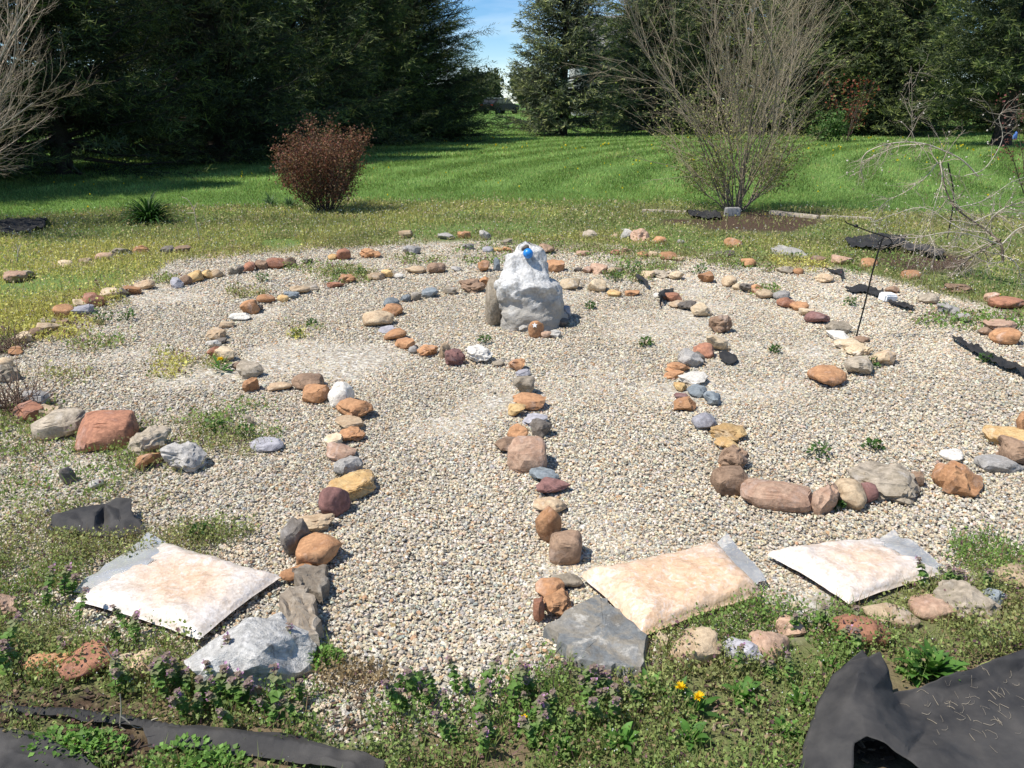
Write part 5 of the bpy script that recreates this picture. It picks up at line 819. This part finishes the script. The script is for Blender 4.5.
for q, (px, py, s_, lab) in enumerate([(912, 676, .10, "light green lobed weed left of the largest broad leafed weed"), (648, 690, .09, "bright leafy weed at the slate slab's lower right corner"), (742, 700, .10, "light green weed below the bluish border stone"), (828, 668, .07, "small leafy weed left of the heaped fabric's peak"), (800, 705, .08, "leafy weed left of the heaped black fabric"), (784, 735, .08, "leafy weed low at the heaped fabric's left edge"), (620, 745, .10, "long leafed weed at the bottom middle of the border"), (690, 742, .09, "long leafed weed below the two yellow dandelions"), (560, 752, .08, "leafy weed at the bottom left of the yellow dandelions"), (60, 750, .10, "bright green weed clump between the two front fabric pieces"), (92, 752, .09, "bright green weed clump right beside the first one on the mulch"), (185, 762, .10, "light green weed clump before the black fabric strip"), (214, 766, .08, "smaller light green clump before the black fabric strip"), (222, 362, .06, "dandelion leaves at the left-hand bend"), (320, 660, .07, "dense bright green weed between white boulder and gravel")]):
    plant("broad_leaf_weed", lab, "weed", G(px, py), clump(q, s_) if 'clump' in lab or 'dense' in lab else blade_plant(16, s_ * .72, s_ * .26, 1.2, 70 + q, [(.10, .215, .04), (.125, .245, .05), (.08, .18, .035)], .5, 5), "leafy weeds in the border")
for q, (px, py, s_, lab) in enumerate([(820, 455, .07, "green tuft in the gravel behind the rough grey stone"), (873, 448, .05, "small green tuft alone in the right gravel path"), (775, 352, .05, "flat green tuft in the gravel left of the hook's row"), (850, 305, .07, "dark green tuft left of the metal hook's pole"), (870, 366, .07, "green tuft between the stones of the hook's row"), (645, 345, .06, "low green tuft left of the curving row"), (590, 308, .06, "sprig right of the white rock's foot"), (485, 342, .06, "grey sprig in front of the white rock"), (312, 325, .05, "green tuft at the straw patch's top"), (297, 336, .06, "yellow green tuft on the straw patch"), (102, 322, .12, "upright weed beside the outer arc"), (127, 320, .09, "thin weed standing right of the outer arc"), (262, 281, .09, "tall sprig behind the long left back arc"), (340, 278, .10, "upright weed behind the straw patch's arc"), (362, 277, .10, "weed right of the upright one behind the straw patch's arc"), (632, 272, .14, "tall weed right of the white rock in the back rows"), (615, 280, .09, "weed clump before the tall weed in the back rows"), (700, 273, .10, "bushy weed left of the orange stones in the back rows"), (795, 262, .12, "weed beside the pale weathered board"), (985, 362, .06, "weed growing through the long fabric strip"), (1008, 328, .07, "weed behind the pale orange slab at the right edge"), (215, 432, .07, "green clump in the left gravel"), (245, 437, .07, "green clump by the thin grey stone"), (200, 537, .06, "low green clump right of the crumpled scrap"), (412, 690, .06, "sprig at the gravel's front edge"), (835, 507, .04, "tiny green sprig in front of the tan stones")]):
    rs = RS(300 + q); n = 55; a_ = rs.uniform(0, 6.28, n); rad = np.sqrt(rs.rand(n)) * s_ * .8; zz = rs.rand(n) * s_ * .8; sz = .018 + .05 * s_
    c = np.array([.075, .15, .035]) * np.exp(rs.normal(0, .25, (n, 1))) + (np.array([.06, .04, 0]) if 'yellow' in lab else 0); lf = inst(*LEAF, np.stack([np.cos(a_) * rad * (1 - .5 * zz / s_), np.sin(a_) * rad * (1 - .5 * zz / s_), zz], 1), frames(np.stack([np.cos(a_), np.sin(a_), rs.normal(.5, .5, n)], 1), rs.uniform(-1, 1, n)), sz * rs.uniform(.7, 1.3, n), c)
    st = tubes([(np.stack([np.cos(b_) * np.linspace(0, s_ * .5, 4), np.sin(b_) * np.linspace(0, s_ * .5, 4), np.linspace(-.01, s_ * rs.uniform(.7, 1.1), 4)], 1), np.linspace(.0025, .001, 4)) for b_ in rs.uniform(0, 6.28, 7)], 3, (.10, .15, .05)); plant("weed_tuft", lab, "weed", G(px, py), join([lf, st]), "weed tufts growing through the gravel")
# red dead nettles: upright stems with leaf whorls and purple tops
def nettle(seed):
    rs = RS(seed); root = empty("dead_nettle", (0, 0, 0)); H = rs.uniform(.10, .15); bend = rs.normal(0, .12, 2); s = np.linspace(0, 1, 6); ax = np.stack([bend[0] * H * s * s * 2, bend[1] * H * s * s * 2, H * s], 1)
    V, F, C = tubes([(ax, np.linspace(.0022, .0014, 6))], 4, (.16, .10, .08)); mesh_np("stem", V, F, M_leaf, C, parent=root); P, D, S, Cc = [], [], [], []
    for t in (.12, .3, .48, .62, .74, .84, .93, 1.0):
        o = np.array([np.interp(t, s, ax[:, k]) for k in range(3)])
        for q in range(4): a_ = q * 1.57 + t * 5 + rs.normal(0, .25); P.append(o); D.append([math.cos(a_), math.sin(a_), .35 - .55 * (t > .6) + rs.normal(0, .15)]); S.append((.026 if t < .6 else .022 if t < .9 else .014) * rs.uniform(.8, 1.2)); k = max(0, (t - .66) * 2.4); Cc.append(np.array([.15, .265, .062]) * (1 - k) + np.array([.30, .19, .18]) * k)
    V, F, C = inst(LEAF[0] * [1.15, 1, 1], LEAF[1], np.array(P), frames(np.array(D, float), np.zeros(len(P))), np.array(S), np.array(Cc) * np.exp(rs.normal(0, .15, (len(P), 1)))); mesh_np("leaves", V, F, M_leaf, C, smooth=False, parent=root)
    n = 9; a_ = rs.uniform(0, 6.28, n); o = ax[-1][None] + np.stack([np.cos(a_) * .006, np.sin(a_) * .006, -rs.rand(n) * .03], 1); V, F, C = inst(*LEAF, o, frames(np.stack([np.cos(a_), np.sin(a_), rs.uniform(.4, 1.2, n)], 1), rs.uniform(-1, 1, n)), .011 * rs.uniform(.8, 1.2, n), np.tile([.55, .30, .46], (n, 1))); mesh_np("flowers", V, F, M_petal, C, smooth=False, parent=root); return root
pro = [nettle(k) for k in (5, 6, 7, 8)]; rs = RS(77); cnt = 0
NG = "purple topped dead nettles in the front weed strip"
cl = [(150, 690, 40, 12, 6), (205, 705, 48, 18, 14), (262, 715, 45, 14, 11), (30, 665, 35, 16, 7), (60, 612, 26, 16, 5), (430, 705, 60, 14, 13), (560, 715, 60, 22, 14), (610, 700, 40, 14, 9), (510, 740, 80, 16, 10), (760, 680, 30, 12, 4), (830, 625, 40, 12, 5), (945, 596, 30, 10, 5), (975, 590, 40, 16, 5), (845, 655, 14, 6, 2), (290, 670, 12, 8, 2), (120, 640, 40, 10, 4)]
for cx, cy_, rx, ry, n_ in cl:
    for q in range(n_):
        g = G(cx + rs.uniform(-1, 1) * rx, cy_ + rs.uniform(-1, 1) * ry); o = pro[cnt] if cnt < 4 else copy_tree(pro[rs.randint(4)]); cnt += 1; o.location = g; o.rotation_euler = (0, 0, rs.uniform(0, 6.28)); o.scale = (rs.uniform(.5, .9) * (1.2 if cx < 280 else 1),) * 3
        tag(o, "purple topped dead nettle among the weeds of the front strip", "weed", NG)
# dandelions
def dandelion(px, py, lab, s_=1.0):
    g = G(px, py); root = empty("dandelion", g, lab, "flower", "yellow dandelions"); rs = RS(int(px)); H = .055 * s_; V, F, C = tubes([(np.array([[0, 0, 0], [.004, 0, H * .6], [.006, -.004, H]]), np.array([.002, .002, .0018]))], 5, (.14, .19, .06)); mesh_np("stem", V, F, M_leaf, C, parent=root)
    n = 60; a_ = rs.uniform(0, 6.28, n); V, F, C = inst(LEAF[0] * [.5, 1, 1], LEAF[1], np.tile([.006, -.004, H], (n, 1)), frames(np.stack([np.cos(a_), np.sin(a_), rs.uniform(.1, 1.6, n)], 1), rs.uniform(-.4, .4, n)), .019 * s_ * rs.uniform(.7, 1.1, n), np.tile([.85, .62, .02], (n, 1))); mesh_np("flower_head", V, F, M_petal, C, smooth=False, parent=root)
    m = blade_plant(9, .09 * s_, .02, 1.35, int(px) + 1, GL, .4, 5); mesh_np("leaves", *m[:2], M_leaf, m[2], parent=root)
dandelion(677, 703, "yellow dandelion in the front weeds, left of a close pair"); dandelion(695, 713, "yellow dandelion in the front weeds, right and lower of a close pair"); dandelion(522, 727, "small half open yellow dandelion at the bottom weeds' left", .6); dandelion(221, 371, "yellow dandelion alone at the left-hand bend of stones", 1.35)
# dead stalks
M_straw = plain_mat("dry_stalk", (.46, .40, .30), .9, scale=60)
def stalk(name, paths, Y, lab, r=.004, mat=None):
    g = G(*paths[0][0]); parts = [tubes([(smooth_path([at(a_, b_, g[1]) - g for a_, b_ in pts], 12), np.linspace(r, r * .5, len(smooth_path([at(a_, b_, g[1]) - g for a_, b_ in pts], 12))))], 6) for pts in paths]; V, F, _ = join(parts); V[:, 2] = np.maximum(V[:, 2], -.01); return tag(mesh_np(name, V, F, mat or M_straw, loc=g), lab, "stalk", "dead plant stalks")
stalk("dead_stalk", [[(200, 240), (196, 222), (194, 210), (188, 200), (182, 197)], [(195, 213), (186, 213)], [(194, 210), (197, 203)]], 0, "pale dead forked stalk beside the dark green strap leaf tuft", .007)
stalk("dead_stalk", [[(17, 262), (18, 250), (16, 244)], [(18, 252), (21, 244)]], 0, "short pale dead stalk in the yellow weeds at the left edge", .008)
stalk("dead_stalk", [[(123, 690), (119, 668), (110, 655), (105, 646)]], 0, "grey bent twig standing over the front border's rust stone", .003)
stalk("dead_stalk", [[(120, 728), (121, 708), (120, 694)], [(121, 716), (138, 728), (152, 720), (158, 718)], [(121, 727), (134, 737), (145, 742)]], 0, "thin grey forked twig lying across the black edging strip", .0025)
for px, py, sd, lab in ((8, 350, 81, "dry reddish brown brushy clump at the left gravel edge"), (10, 410, 82, "large dry brown brush clump left of the big stones")):
    rs = RS(sd); n = 130 if sd == 82 else 70; s_ = .26 if sd == 82 else .2; ps = []
    for q in range(n): a_ = rs.uniform(0, 6.28); t_ = rs.uniform(.2, 1.35); d = np.array([math.cos(a_) * math.sin(t_), math.sin(a_) * math.sin(t_), math.cos(t_)]); b0 = rs.normal(0, s_ * .3, 3) * [1, 1, 0]; L = s_ * rs.uniform(.4, 1.1); ps.append((np.array([b0, b0 + d * L * .5 + rs.normal(0, .02, 3), b0 + d * L + rs.normal(0, .03, 3)]), np.array([.003, .0025, .0012])))
    V, F, C = tubes(ps, 3, (.16, .105, .075)); tag(mesh_np("brush_clump", V, F, M_bark, C * np.exp(rs.normal(0, .3, (len(C), 1))), loc=G(px, py)), lab, "dry plant")
